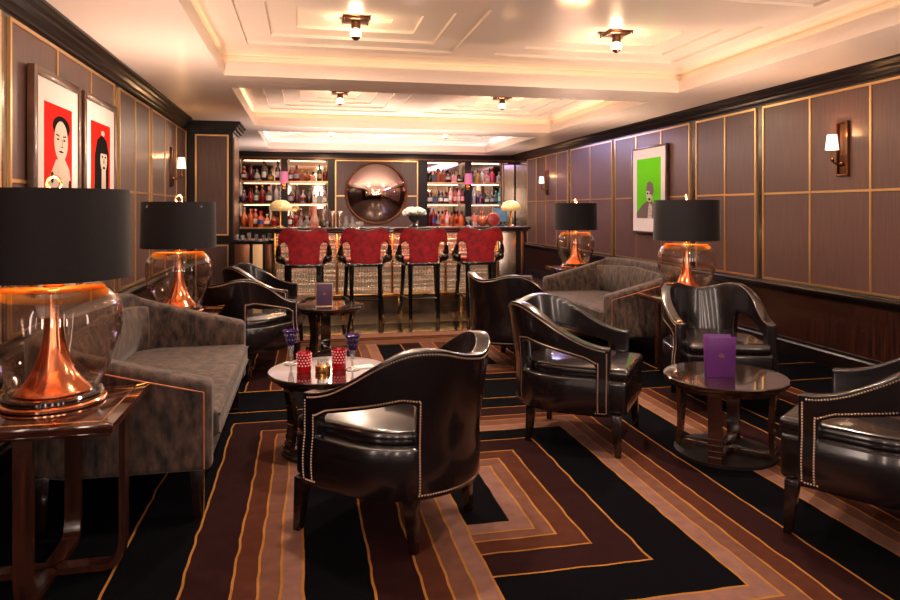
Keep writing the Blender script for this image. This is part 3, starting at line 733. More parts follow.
# ---------------------------------------------------------------- pictures and wall sconces
def picture(X, sgn, y0, y1, z0, z1, m_field, style, label):
    """sgn: direction into the room; built in a local frame (w to the right as seen, h up, d out of the wall)"""
    yc = (y0+y1)/2; W = y1-y0; Hh = z1-z0
    t = thing('framed_picture', label, 'picture', (X+sgn*.017, yc, z0), 0, 'framed portrait prints')
    # local: a along wall increasing to the viewer's right when facing the wall
    def L(a, d, h):
        return Vector((sgn*d, (a if sgn > 0 else -a), h))
    def bx(bm, a0, a1, d0, d1, h0, h1, mi=0):
        p, q = L(a0, d0, h0), L(a1, d1, h1); box(bm, min(p.x, q.x), max(p.x, q.x), min(p.y, q.y), max(p.y, q.y), h0, h1, mi)
    def poly(bm, pts, d, mi=0):
        f = [bm.verts.new(L(a, d, h)) for a, h in pts]; b = [bm.verts.new(L(a, d-.0006, h)) for a, h in pts]; n = len(pts)
        bm.faces.new(f).material_index = mi; bm.faces.new(b[::-1]).material_index = mi
        for i in range(n): bm.faces.new((f[i], f[(i+1) % n], b[(i+1) % n], b[i])).material_index = mi
    w = W/2; fw = .028 if style == 'C' else .05
    bm = newbm()
    for q in ((-w, -w+fw, 0, Hh), (w-fw, w, 0, Hh), (-w+fw, w-fw, 0, fw), (-w+fw, w-fw, Hh-fw, Hh)): bx(bm, q[0], q[1], 0, .040, q[2], q[3])
    obj('frame', bm, mat('walnut_frame', (96, 62, 44), .3, coat=.3, vrgb=(54, 36, 28), vscale=9), t, bevel=.003)
    bm = newbm(); bx(bm, -w+fw, w-fw, 0, .030, fw, Hh-fw); obj('mount', bm, M_WHITE, t, smooth=False)
    aw = w-fw-.115; ah0, ah1 = fw+(.17 if style == 'C' else .10), Hh-fw-.13
    bm = newbm(); bx(bm, -aw, aw, .030, .031, ah0, ah1, 0)
    def ell(a, h, ra, rh, n=24, t0=0, t1=2*PI): return [(a+ra*math.cos(t0+(t1-t0)*k/n), h+rh*math.sin(t0+(t1-t0)*k/n)) for k in range(n+(0 if t1-t0 > 6.28 else 1))]
    D = .0320; c = ah0; _p = poly; ka, hb, kl, kh = dict(A=(1.15, .235, 2.05, .62), B=(1.15, .18, 2.45, .68), C=(1.0, .28, .72, .95))[style]
    def poly(bm, pts, d, mi=0): _p(bm, [(max(-aw, min(aw, a*ka)), c+((h-c)*kl if h-c < hb else hb*kl+(h-c-hb)*kh)) for a, h in pts], d, mi)
    if style == 'A':
        poly(bm, [(-.2, c), (.24, c), (.24, c+.13), (.16, c+.21), (.10, c+.235), (-.04, c+.235), (-.12, c+.19), (-.19, c+.12)], D, 1)
        for a, h in ((-.16, .08), (-.13, .13), (-.10, .18), (.15, .11), (.17, .16), (-.17, .15), (.12, .06), (.19, .13)): poly(bm, ell(a, c+h, .022, .018, 8), D+.001, 2)
        poly(bm, ell(.04, c+.56, .13, .11), D+.0007, 2)
        poly(bm, ell(.03, c+.42, .105, .20), D+.0016, 1)
        poly(bm, [(-.0, c+.16), (.08, c+.16), (.09, c+.28), (-.02, c+.28)], D+.0010, 1)
        for s in (-1, 1):
            poly(bm, [(.03+s*.025, c+.475), (.03+s*.075, c+.485), (.03+s*.078, c+.472), (.03+s*.03, c+.462)], D+.0021, 2)
            poly(bm, ell(.03+s*.048, c+.435, .020, .009, 10), D+.0021, 2)
        poly(bm, [(.035, c+.44), (.045, c+.44), (.052, c+.37), (.022, c+.365), (.024, c+.358), (.060, c+.362)], D+.0021, 2)
        poly(bm, [(-.01, c+.318), (.03, c+.328), (.075, c+.312), (.05, c+.306), (.01, c+.308)], D+.0021, 2)
    elif style == 'B':
        poly(bm, [(-.2, c), (.22, c), (.22, c+.06), (.14, c+.16), (-.12, c+.18), (-.2, c+.08)], D, 3)
        poly(bm, [(-.14, c+.10), (.16, c+.10), (.17, c+.40), (.12, c+.55), (.02, c+.60), (-.08, c+.54), (-.13, c+.38)], D+.0007, 2)
        poly(bm, [(-.0, c), (.11, c), (.10, c+.24), (.01, c+.24)], D+.0014, 1)
        poly(bm, ell(.055, c+.33, .075, .135), D+.0017, 1)
        poly(bm, [(-.03, c+.40), (.14, c+.40), (.13, c+.52), (.05, c+.55), (-.01, c+.50)], D+.0021, 2)
        for s in (-1, 1): poly(bm, ell(.055+s*.032, c+.365, .020, .011, 10), D+.0021, 2)
        poly(bm, ell(.058, c+.245, .026, .016, 10), D+.0021, 2); poly(bm, [(.052, c+.35), (.06, c+.35), (.068, c+.295), (.046, c+.293)], D+.0021, 2)
        poly(bm, ell(.04, c+.62, .04, .03, 12), D+.0003, 1)
    else:
        poly(bm, [(-aw, c), (aw*.75, c), (aw*.65, c+.18), (.10, c+.30), (-.06, c+.30), (-.17, c+.24), (-aw, c+.10)], D, 3)
        poly(bm, [(-.02, c), (.09, c), (.10, c+.22), (.03, c+.28), (.0, c+.2)], D+.0007, 1)
        poly(bm, ell(.03, c+.42, .085, .13), D+.0012, 1)
        poly(bm, [(-.06, c+.44), (-.03, c+.55), (.04, c+.58), (.12, c+.54), (.14, c+.44), (.10, c+.36), (.06, c+.43), (-.02, c+.45)], D+.0017, 3)
        for s in (-1, 1): poly(bm, ell(.02+s*.036, c+.41, .022, .014, 10), D+.0021, 2)
        poly(bm, ell(.03, c+.33, .03, .02, 10), D+.0021, 2)
        for a, h in ((.02, .06), (.05, .12), (.03, .17), (.07, .05)): poly(bm, ell(a, c+h, .010, .012, 8), D+.0014, 3)
    obj('portrait_print', bm, [m_field, M_CREAM, M_INK, M_TAUPE], t, smooth=False)
picture(XL, 1, 4.19, 5.00, 1.02, 2.16, M_RED, 'A', 'framed red portrait print of a bare-shouldered person, left of the pair')
picture(XL, 1, 5.07, 5.88, 1.02, 2.16, M_RED, 'B', 'framed red portrait print of a person with long dark hair, right of the pair')
picture(XR, -1, 7.74, 8.66, 1.03, 2.17, M_GREEN, 'C', 'framed bright green portrait print on the right wall')
def sconce():
    t = thing('wall_sconce', '', 'wall lamp')   # built facing +x
    bm = newbm(); box(bm, 0, .012, -.065, .065, 0, .46)
    for q in ((-.065, -.048, 0, .46), (.048, .065, 0, .46), (-.065, .065, 0, .016), (-.065, .065, .444, .46)): box(bm, .012, .026, q[0], q[1], q[2], q[3])
    obj('backplate', bm, M_BRONZE, t, bevel=.002)
    bm = newbm(); tube(bm, [(.012, 0, .10), (.06, 0, .095), (.10, 0, .11), (.115, 0, .15), (.115, 0, .21)], .008, 8); ball(bm, (.02, 0, .10), .022, 12, 8); ball(bm, (.115, 0, .135), .016, 12, 8); obj('arm', bm, M_BRONZE, t, ang=60)
    bm = newbm(); lathe(bm, [(.052, .22), (.038, .345), (.036, .345), (.050, .22)], 28, c=(.115, 0, 0), cap=False); obj('lamp_shade', bm, M_WHITESHADE, t)
    bm = newbm(); ball(bm, (.115, 0, .27), .016, 10, 8); obj('bulb', bm, M_BULB, t)
    return t
sc0 = sconce()
for i, (x, y, z, r, w) in enumerate(((XR-.0005-.016+.008, 4.93, 1.625, PI, 'nearest one, on the right wall'), (XR-.0085, 12.12, 1.61, PI, 'far end of the right wall, near the bar'), (XL+.0085, 8.36, 1.60, 0, 'on the left wall near the dark pier'))):
    lab = 'bronze wall sconce with white shade, '+w
    if i == 0: sc0.location = (x, y, z); sc0.rotation_euler = (0, 0, r); sc0['label'] = lab; sc0['group'] = 'bronze wall sconces'
    else: dup(sc0, (x, y, z), r, lab, 'bronze wall sconces')
    s = -1 if r else 1
    point('sconce_light', (x+s*.115, y, z+.345), 2.6, (255, 190, 125), .02)

# ---------------------------------------------------------------- bar counter
BX0, BX1, BY0, BY1 = -.37, 2.83, 8.62, 9.25
t = thing('bar_counter', 'long bar counter with reeded gilt front behind the red stools', 'bar', ((BX0+BX1)/2, BY0, 0)); ox = (BX0+BX1)/2
def lb(bm, x0, x1, y0, y1, z0, z1, mi=0): box(bm, x0-ox, x1-ox, y0-BY0, y1-BY0, z0, z1, mi)
bm = newbm(); lb(bm, BX0-.02, BX1+.04, BY0-.10, BY1, 1.085, 1.12); lb(bm, BX0-.0, BX1+.02, BY0-.07, BY1-.02, 1.055, 1.085); obj('countertop', bm, M_DKTABLE, t, bevel=.004)
bm = newbm(); lb(bm, BX0, BX1, BY0+.03, BY1-.05, .27, 1.055, 0); lb(bm, BX0+.05, BX1-.05, BY0+.22, BY1-.1, 0, .27, 1); obj('carcass', bm, [M_CROWN, M_MARBLE], t, smooth=False)
xd = [BX0, .38, 1.07, 1.76, 2.45]
for a, b in zip(xd, xd[1:]):
    bm = newbm(); n = int((b-a-.03)/.034); wd = (b-a-.03)/n; prev = None
    vs = []
    for i in range(n*4+1):
        x = a+.015+wd*i/4; d = -.012*abs(math.sin(PI*i/4)); vs.append((bm.verts.new((x-ox, .028+d, .285)), bm.verts.new((x-ox, .028+d, 1.045))))
    for p, q in zip(vs, vs[1:]): bm.faces.new((p[0], q[0], q[1], p[1]))
    obj('reeded_panel', bm, M_REED, t, ang=50)
for x in xd:
    bm = newbm(); lb(bm, x-.012, x+.012, BY0, BY0+.04, .27, 1.055); obj('upright_strip', bm, M_BRASS, t, bevel=.002)
bm = newbm(); lb(bm, BX0, 2.46, BY0-.012, BY0+.035, .245, .283); obj('bottom_rail', bm, M_BRASS, t, bevel=.003)
bm = newbm(); lb(bm, 2.47, 2.70, BY0, BY0+.03, .05, 1.055); obj('end_panel', bm, M_STEEL, t, bevel=.002)
bm = newbm(); lb(bm, 2.77, 2.81, BY0, BY0+.04, 0, 1.055); obj('end_post', bm, M_BRONZE, t, bevel=.002)
for x in (-.2, .45, 1.17, 1.97):
    bm = newbm(); lb(bm, x-.025, x+.025, BY0+.0, BY0+.03, 0, .245); lb(bm, x-.025, x+.025, BY0, BY0+.2, .215, .245); obj('brass_bracket', bm, M_BRASS, t, bevel=.002)
area('bar_front_strip_light', (1.05, BY0-.06, 1.045), (math.radians(-35), 0, 0), 2.9, .03, 8, (255, 200, 140))
area('bar_kick_strip_light', (1.05, BY0+.1, .24), (0, 0, 0), 2.9, .04, 2.5, (255, 190, 120))

# low service counter at the left of the bar
t = thing('service_counter', 'lower service counter at the left end of the bar with pale gilt doors', 'counter', (-.66, 9.0, 0))
bm = newbm(); box(bm, -.26, .25, -.02, .55, .92, .955); obj('worktop', bm, M_STONE, t, bevel=.003)
bm = newbm(); box(bm, -.25, .25, .02, .53, 0, .92); obj('cabinet_body', bm, M_CROWN, t, smooth=False)
bm = newbm(); box(bm, -.22, -.04, 0, .02, .30, .90); box(bm, -.22, -.04, 0, .02, .12, .28); obj('cabinet_door', bm, M_BRONZE, t, bevel=.002)
bm = newbm(); box(bm, 0, .12, 0, .02, .12, .90); obj('cabinet_door', bm, mat('glowing_gilt_door', (226, 190, 140), .4, metal=.3, emit=(255, 200, 140), estr=.12), t, bevel=.002)  # a faint glow is put into the pale door's colour
bm = newbm(); box(bm, .15, .25, 0, .02, .12, .90); obj('cabinet_door', bm, M_BRONZE, t, bevel=.002)
g0 = None
for i, x in enumerate((-.86, -.79, -.71, -.62, -.53, -.46)):
    bm = newbm(); h = (.075, .06, .09, .07, .06, .08)[i]; lathe(bm, [(.018, 0), (.022, .004), (.028, h), (.026, h), (.020, .006), (.001, .005)], 14)
    o = obj('bar_glass', bm, M_GLASS2, None, (x, 9.08, .9555)); tag(o, 'small clear glass on the low service counter, %s from the left' % ('first', 'second', 'third', 'fourth', 'fifth', 'sixth')[i], 'glass', 'glasses on the service counter')

# ---------------------------------------------------------------- bar stools
def bar_stool():
    t = thing('bar_stool', '', 'bar stool'); Rr = .52
    def pos(u, z):
        a = u/Rr; n = Vector((math.sin(a), -math.cos(a), 0)); lean = .05*max(0, (z-.72)/.4)
        return Vector((Rr*math.sin(a), -.19+Rr*(1-math.cos(a))-lean, z)), n
    E = .312; K = .172
    def hi(u):
        a = abs(u); return smooth_curve([(0, 1.092), (.03, 1.093), (.19, 1.125), (.25, 1.110), (.295, 1.055), (E, .99)], a)
    def lo(u):
        a = abs(u)
        if a < K+.001: return .715
        k = (a-K)/(E-K); return smooth_curve([(0, .88), (.15, .945), (.45, .982), (.8, .965), (1, .925)], k)
    pos_us = sorted({0.0, K, K+.004, E} | {E*k/16 for k in range(17)})
    us = [-x for x in pos_us[::-1]]+pos_us[1:]
    b = shell(us, 9, pos, lambda u, r: lo(u)+(hi(u)-lo(u))*r/8, .045, skip=None)
    obj('backrest', b, M_REDV, t, bevel=.01, seg=2, ang=60)
    bm = newbm()
    pts = [pos(-E+2*E*k/48, hi(-E+2*E*k/48)) for k in range(49)]; tube(bm, [p+n*-.02+Vector((0, 0, .004)) for p, n in pts], .011, 8)
    pts = [pos(u, .712) for u in (-.17, -.08, 0, .08, .17)]; tube(bm, [p-n*.02 for p, n in pts], .014, 8)
    for s in (-1, 1):
        arch = [(K, .715), (K+.002, .80), (K+.004, .88)]+[(K+(E-K)*k/8, lo(K+.002+(E-K-.002)*k/8)) for k in range(1, 9)]
        tube(bm, [pos(s*a, z)[0]-pos(s*a, z)[1]*.02+Vector((0, 0, -.004)) for a, z in arch], .009, 8)
    obj('back_rim', bm, M_BLACKLAC, t, ang=60)
    for s in (-1, 1):
        bm = newbm(); e, n = pos(s*E, .89); e = e-n*.02
        tube(bm, [e+Vector((0, 0, .03)), e+Vector((s*.004, .01, -.03)), Vector((s*.285, -.02, .80)), Vector((s*.27, .02, .755)), Vector((s*.225, .05, .73)), Vector((s*.19, .10, .725))], [.022, .032, .048, .050, .036, .024], 12)
        ball(bm, (s*.272, -.06, .775), .052, 14, 10); obj('arm', bm, M_BLACKLAC, t, ang=60)
    bm = newbm(); prism(bm, [(-.19, -.19), (.19, -.19), (.235, -.05), (.235, .14), (.20, .20), (-.20, .20), (-.235, .14), (-.235, -.05)], .675, .715); obj('seat_frame', bm, M_BLACKLAC, t, bevel=.006)
    bm = newbm(); prism(bm, [(-.17, -.15), (.17, -.15), (.215, -.04), (.215, .13), (.18, .185), (-.18, .185), (-.215, .13), (-.215, -.04)], .71, .765); obj('seat', bm, M_REDV, t, bevel=.02, seg=3)
    for s in (-1, 1):
        for yy, xt, xb, yt, ybm in ((-1, .165, .165, -.17, -.20), (1, .20, .245, .16, .24)):
            bm = newbm(); pts = [(s*xt, yt, .68), (s*(xt*.8+xb*.2), yt*.85+ybm*.15, .45), (s*(xt*.5+xb*.5), yt*.55+ybm*.45, .22), (s*xb, ybm, .045)]
            tube(bm, pts, [.030, .026, .024, .022], 10); l = obj('leg', bm, M_BLACKLAC, t, ang=60)
            bm = newbm(); tube(bm, [(s*xb, ybm, .05), (s*xb, ybm, 0)], [.025, .019], 12); obj('brass_tip', bm, M_BRASS, l)
    bm = newbm()
    L = {(-1, -1): (-.165, -.185), (1, -1): (.165, -.185), (-1, 1): (-.223, .20), (1, 1): (.223, .20)}
    for a, b in (((-1, -1), (1, -1)), ((1, -1), (1, 1)), ((1, 1), (-1, 1)), ((-1, 1), (-1, -1))): tube(bm, [(*L[a], .29), (*L[b], .29)], .015, 8)
    obj('footrest', bm, M_BLACKLAC, t)
    return t
bs0 = bar_stool()
for i, px in enumerate((304, 366, 424.5, 481.5)):
    x, y = on_level(px, 323.5, 0); y = 8.19
    x = on_plane_y(px, 300, y-.2)[0]
    lab = 'bar stool with red velvet back and black legs, '+('leftmost', 'second from left', 'third from left', 'rightmost')[i]+' at the bar'
    if i == 0: bs0.location = (x, y, 0); bs0['label'] = lab; bs0['group'] = 'red velvet bar stools'
    else: dup(bs0, (x, y, 0), 0, lab, 'red velvet bar stools')

# ---------------------------------------------------------------- back wall with shelving bays
def bx_(px): return on_plane_y(px, 200, YB)[0]
bays = [(239.5, 281), (287.5, 328), (427.5, 465), (471.5, 507.5)]
BA = [(bx_(a), bx_(b)) for a, b in bays]
zt, zs1, zs2, zb = 2.36, 1.915, 1.462, .985
bm = newbm()
edges = [XL]+[v for b in BA for v in b]+[XR]
for i in range(0, len(edges), 2): box(bm, edges[i], edges[i+1], YB, YB+.32, 0, 2.5, 0)
for a, b in BA: box(bm, a, b, YB, YB+.32, zt, 2.5, 0); box(bm, a, b, YB, YB+.32, 0, zb-.035, 0)
box(bm, XL, XR, YB+.32, YB+.4, 0, 2.5, 0)
pa, pb = bx_(335), bx_(418); zm = 1.62
for a, b, c, d in ((pa, pb, .9, zm-.015), (pa, pb, zm+.015, 2.33)):
    box(bm, a+.02, b-.02, YB-.008, YB, c, d, 1)
for q in ((pa, pa+.025, .9, 2.36), (pb-.025, pb, .9, 2.36), (pa, pb, 2.335, 2.36), (pa, pb, zm-.014, zm+.014)): box(bm, q[0], q[1], YB-.016, YB, q[2], q[3], 2)
box(bm, XL, XR, YB-.05, YB, 2.40, 2.5, 0); box(bm, XL, XR, YB-.025, YB, 2.375, 2.40, 3)
o = struct(obj('wall_back', bm, [M_CROWN, M_PANEL, M_GOLD, M_BRONZE], smooth=False)); o['label'] = 'dark back wall of the bar with recessed shelving bays'
# narrow mirror at right corner
bm = newbm(); a, b = bx_(519), bx_(528); a = min(a, XR-.3); b = XR-.02
box(bm, a, b, YB-.022, YB-.002, .7, 2.3, 0)
for q in ((a-.02, a, .68, 2.32), (a, b, 2.3, 2.32)): box(bm, q[0], q[1], YB-.03, YB-.002, q[2], q[3], 1)
o = obj('wall_mirror', bm, [M_BAYMIRROR, M_BRONZE], smooth=False); tag(o, 'narrow tall mirror panel in the far right corner behind the bar', 'mirror')
BN = ('far left', 'inner left', 'inner right', 'far right')
for i, (a, b) in enumerate(BA):
    t = thing('bottle_shelving', 'mirror-backed bottle shelving bay at the %s of the back bar' % BN[i], 'shelving', ((a+b)/2, YB, zb-.03)); w = (b-a)/2; z0 = zb-.03
    bm = newbm(); box(bm, -w+.001, w-.001, .300, .318, .0, zt-z0-.001); obj('mirror_back', bm, M_BAYMIRROR, t, smooth=False)
    for z in (zs1, zs2, zb):
        bm = newbm(); box(bm, -w+.002, w-.002, .005, .298, z-.028-z0, z-z0, 0); box(bm, -w+.002, w-.002, -.004, .005, z-.03-z0, z+.002-z0, 1); obj('shelf', bm, [M_BRONZE, M_GOLD], t, smooth=False)
    for z in (zt-.005, zs1-.032, zs2-.032):
        area('shelf_strip_light', ((a+b)/2, YB+.06, z), (math.radians(20), 0, 0), (b-a)*.9, .03, .8, (255, 210, 165) if i < 2 else (250, 222, 205))
# bottles
def bglass(name, rgb, r=.08): return mat('bottle_'+name, rgb, r, spec=.8, coat=.3)
BC = dict(amber=(146, 62, 24), orange=(198, 92, 44), red=(128, 20, 22), dark=(34, 16, 16), wine=(84, 16, 24), clear=(205, 205, 205), silver=(165, 160, 170), blue=(30, 50, 130),
          green=(40, 74, 44), teal=(50, 160, 165), pink=(236, 150, 160), magenta=(215, 36, 90), plum=(96, 66, 96), gold=(206, 150, 70), white=(235, 228, 220))
SH = dict(tall=[(.40, 0), (.44, .02), (.44, .58), (.38, .66), (.17, .74), (.15, .90), (.17, .91), (.17, 1.0)],
          stout=[(.58, 0), (.62, .03), (.62, .45), (.55, .56), (.24, .68), (.18, .78), (.20, .80), (.20, 1.0)],
          round=[(.30, 0), (.45, .04), (.72, .22), (.76, .35), (.66, .50), (.36, .64), (.19, .72), (.18, .84), (.26, .86), (.26, 1.0)],
          square=None)
_cache = {}
def bottle_mesh(shape, colr, cap, lab):
    k = (shape, colr, cap, lab)
    if k in _cache: return _cache[k]
    bm = newbm(); s = .13   # radius unit, height 1 -> scaled
    if shape == 'square':
        box(bm, -.085, .085, -.06, .06, 0, .62, 0); lathe(bm, [(.06, .62), (.025, .70), (.024, .82)], 12, 0); lathe(bm, [(.032, .82), (.036, .84), (.034, 1.0)], 12, 1)
        if lab: box(bm, -.06, .06, -.063, -.058, .15, .45, 2)
        bmesh.ops.bevel(bm, geom=[e for e in bm.edges if e.calc_length() > .5], offset=.015, segments=2, affect='EDGES')
    else:
        pr = SH[shape]; lathe(bm, [(r*s, z) for r, z in pr], 18, mis=[0]*(len(pr)-3)+[1, 1, 1])
        if lab:
            r = max(p[0] for p in pr)*s+.003; z0, z1 = (.18, .46) if shape != 'round' else (.24, .46)
            n = 8; A = [bm.verts.new((r*math.cos(-PI/2-1.0+2.0*i/n), r*math.sin(-PI/2-1.0+2.0*i/n), z0)) for i in range(n+1)]; B = [bm.verts.new((v.co.x, v.co.y, z1)) for v in A]
            for i in range(n): bm.faces.new((A[i], A[i+1], B[i+1], B[i])).material_index = 2
    me = bpy.data.meshes.new('bottle'); bmesh.ops.recalc_face_normals(bm, faces=bm.faces[:]); bm.to_mesh(me); bm.free()
    me.materials.append(bglass(colr, BC[colr])); me.materials.append(bglass(cap, BC[cap], .3)); me.materials.append(bglass(lab, BC[lab], .6) if lab else bglass(cap, BC[cap], .3))
    me.polygons.foreach_set('use_smooth', [True]*len(me.polygons)); me.set_sharp_from_angle(angle=math.radians(40))
    _cache[k] = me; return me
ORD = ('first', 'second', 'third', 'fourth', 'fifth', 'sixth', 'seventh', 'eighth', 'ninth')
SHN = dict(tall='slim tall', stout='broad-shouldered', round='round-bellied', square='square')
def put_bottle(px, ytop, z, shape, colr, cap, lab, Y, label, group, base_y=None):
    x, zt_ = on_plane_y(px, ytop, Y); h = max(.12, zt_-z)
    o = bpy.data.objects.new('bottle', bottle_mesh(shape, colr, cap, lab)); COL.objects.link(o)
    w = .80 if shape in ('tall', 'stout') else .64
    o.location = (x, Y, z+.001); o.scale = (w, w, h); tag(o, label, 'bottle', group)
ROWB = {
 (0, 1): [(244, 166, 'round', 'red', 'gold', 'white'), (250.5, 163, 'tall', 'wine', 'dark', 0), (257, 169, 'round', 'silver', 'silver', 'white'), (264, 161, 'tall', 'dark', 'wine', 'white'), (270.5, 171, 'stout', 'dark', 'dark', 'gold'), (277.5, 161, 'tall', 'dark', 'dark', 'white')],
 (0, 2): [(243.5, 190, 'round', 'plum', 'silver', 'plum'), (250, 188, 'round', 'red', 'red', 0), (256.5, 186, 'tall', 'dark', 'gold', 'white'), (262, 185, 'tall', 'red', 'gold', 0), (269, 186.5, 'stout', 'dark', 'pink', 'white'), (276.5, 184, 'tall', 'silver', 'silver', 0)],
 (0, 3): [(244, 207, 'round', 'orange', 'silver', 0), (250.5, 209, 'tall', 'orange', 'pink', 0), (255.5, 209, 'tall', 'amber', 'pink', 'white'), (260.5, 211, 'stout', 'orange', 'magenta', 'blue'), (267, 214, 'round', 'orange', 'white', 'white'), (274, 213, 'stout', 'amber', 'dark', 'red')],
 (1, 1): [(291, 167, 'stout', 'red', 'silver', 'white'), (296.5, 165, 'stout', 'red', 'blue', 'silver'), (302, 170, 'square', 'amber', 'gold', 0), (307.5, 171, 'round', 'amber', 'gold', 0), (313, 172, 'square', 'orange', 'dark', 0), (319.5, 165, 'tall', 'green', 'dark', 'gold'), (325, 167, 'tall', 'amber', 'gold', 'red')],
 (1, 2): [(291, 188, 'stout', 'wine', 'white', 'silver'), (297, 184, 'tall', 'dark', 'silver', 'wine'), (303, 190, 'stout', 'silver', 'pink', 'red'), (309, 188, 'stout', 'dark', 'green', 0), (315, 194, 'square', 'orange', 'dark', 'white'), (319.5, 191, 'square', 'dark', 'silver', 0), (324.5, 191, 'square', 'amber', 'white', 'white')],
 (1, 3): [(290, 211, 'tall', 'red', 'wine', 'white'), (295.5, 212, 'tall', 'red', 'dark', 0), (301, 208, 'tall', 'wine', 'white', 'red')],
 (2, 1): [(429.5, 173, 'stout', 'dark', 'dark', 0), (434.5, 171, 'square', 'dark', 'plum', 'plum'), (439, 168, 'square', 'orange', 'silver', 0), (443, 169, 'square', 'amber', 'silver', 0), (448, 170, 'round', 'wine', 'dark', 'white'), (454, 172, 'square', 'pink', 'dark', 0), (459.5, 175, 'round', 'dark', 'wine', 'white')],
 (2, 2): [(429.5, 191, 'stout', 'dark', 'pink', 'white'), (435, 192, 'square', 'dark', 'gold', 'blue'), (440.5, 191, 'stout', 'dark', 'silver', 'white'), (446, 192, 'stout', 'dark', 'dark', 'white'), (450.5, 186, 'tall', 'pink', 'green', 'white'), (455, 188, 'tall', 'amber', 'wine', 'pink'), (458.8, 188, 'tall', 'pink', 'red', 'white'), (462.5, 188, 'tall', 'wine', 'plum', 'pink')],
 (2, 3): [(429.5, 208, 'tall', 'wine', 'blue', 'red'), (433.5, 208, 'tall', 'red', 'blue', 'blue'), (438, 214, 'stout', 'dark', 'silver', 'silver'), (442.5, 211, 'square', 'orange', 'wine', 'red'), (447, 210, 'tall', 'pink', 'red', 'white'), (451.5, 212, 'stout', 'amber', 'red', 0), (456.5, 211, 'square', 'orange', 'wine', 'red'), (461.5, 211, 'stout', 'orange', 'red', 0)],
 (3, 1): [(474, 172, 'tall', 'silver', 'silver', 0), (477.5, 170, 'stout', 'gold', 'dark', 0), (482, 169, 'tall', 'clear', 'magenta', 'white'), (487, 172, 'square', 'pink', 'pink', 'white'), (492, 168, 'stout', 'magenta', 'wine', 'magenta'), (499, 172, 'square', 'clear', 'silver', 'silver')],
 (3, 2): [(473.5, 186, 'tall', 'clear', 'silver', 0), (480, 192, 'stout', 'blue', 'silver', 'red'), (487, 193, 'stout', 'dark', 'silver', 'white'), (492, 192, 'stout', 'green', 'clear', 'silver'), (495.8, 191, 'tall', 'dark', 'silver', 'teal'), (499.8, 188, 'tall', 'teal', 'teal', 'white'), (504.5, 194, 'round', 'clear', 'white', 'silver')],
 (3, 3): [(474, 213, 'stout', 'clear', 'silver', 'white'), (480, 214, 'tall', 'silver', 'red', 0)],
}
LV = {1: ('top', zs1), 2: ('middle', zs2), 3: ('bottom', zb)}
for (bi, lv), row in ROWB.items():
    for k, (px, yt, shp, cl, cp, lb_) in enumerate(row):
        put_bottle(px, yt, LV[lv][1], shp, cl, cp, lb_ or None, YB+(.085 if k % 2 else .205), '%s %s bottle, %s cap, %s from left on %s shelf of %s bay' % (cl, SHN[shp], cp, ORD[k], LV[lv][0], BN[bi]),
                   'bottles on the back bar shelves')
# lilac sconces between the bays
for px, w in ((284, 'left'), (468.5, 'right')):
    x, _ = on_plane_y(px, 175, YB-.1); t = thing('shelf_sconce', 'small lilac-shaded brass lamp on the %s shelving divider' % w, 'wall lamp', (x, YB-.004, 1.84), 0, 'lilac shelf sconces')
    bm = newbm(); box(bm, -.03, .03, -.012, 0, -.08, .06); tube(bm, [(0, -.01, -.02), (0, -.08, -.03), (0, -.09, .04)], .01, 8); ball(bm, (0, -.085, -.03), .03, 10, 8); obj('bracket', bm, M_BRASS, t, ang=60)
    bm = newbm(); lathe(bm, [(.088, .04), (.078, .26), (.075, .26), (.085, .04)], 24, c=(0, -.09, 0), cap=False); obj('lamp_shade', bm, M_PINK, t)
    point('shelf_sconce_light', (x, YB-.094, 2.02), 4, (255, 190, 170), .03)
# convex mirror
x, z = on_plane_y(376.5, 193, YB-.02); rm = .625
t = thing('convex_mirror', 'large round convex mirror above the middle of the bar', 'mirror', (x, YB-.018, z))
bm = newbm(); prof = []; sag = .27; Rs = (rm*rm+sag*sag)/(2*sag)
n = 20; N = 72; rings = []
for k in range(n+1):
    r = rm*k/n; d = math.sqrt(Rs*Rs-r*r)-(Rs-sag); rings.append([bm.verts.new((r*math.cos(2*PI*i/N), -.02-d, r*math.sin(2*PI*i/N))) for i in range(N)] if k else [bm.verts.new((0, -.02-d, 0))])
for i in range(N): bm.faces.new((rings[0][0], rings[1][i], rings[1][(i+1) % N]))
for A, B in zip(rings[1:], rings[2:]):
    for i in range(N): bm.faces.new((A[i], B[i], B[(i+1) % N], A[(i+1) % N]))
bk = [bm.verts.new((rm*math.cos(2*PI*i/N), 0, rm*math.sin(2*PI*i/N))) for i in range(N)]
for i in range(N): bm.faces.new((rings[-1][i], bk[i], bk[(i+1) % N], rings[-1][(i+1) % N]))
bm.faces.new(bk[::-1]); obj('mirror_glass', bm, M_MIRROR, t, ang=60)
bm = newbm(); tube(bm, [((rm+.008)*math.cos(2*PI*i/72), -.02, (rm+.008)*math.sin(2*PI*i/72)) for i in range(72)], .016, 10, closed=True); obj('rim', bm, M_BRONZE, t, ang=60)

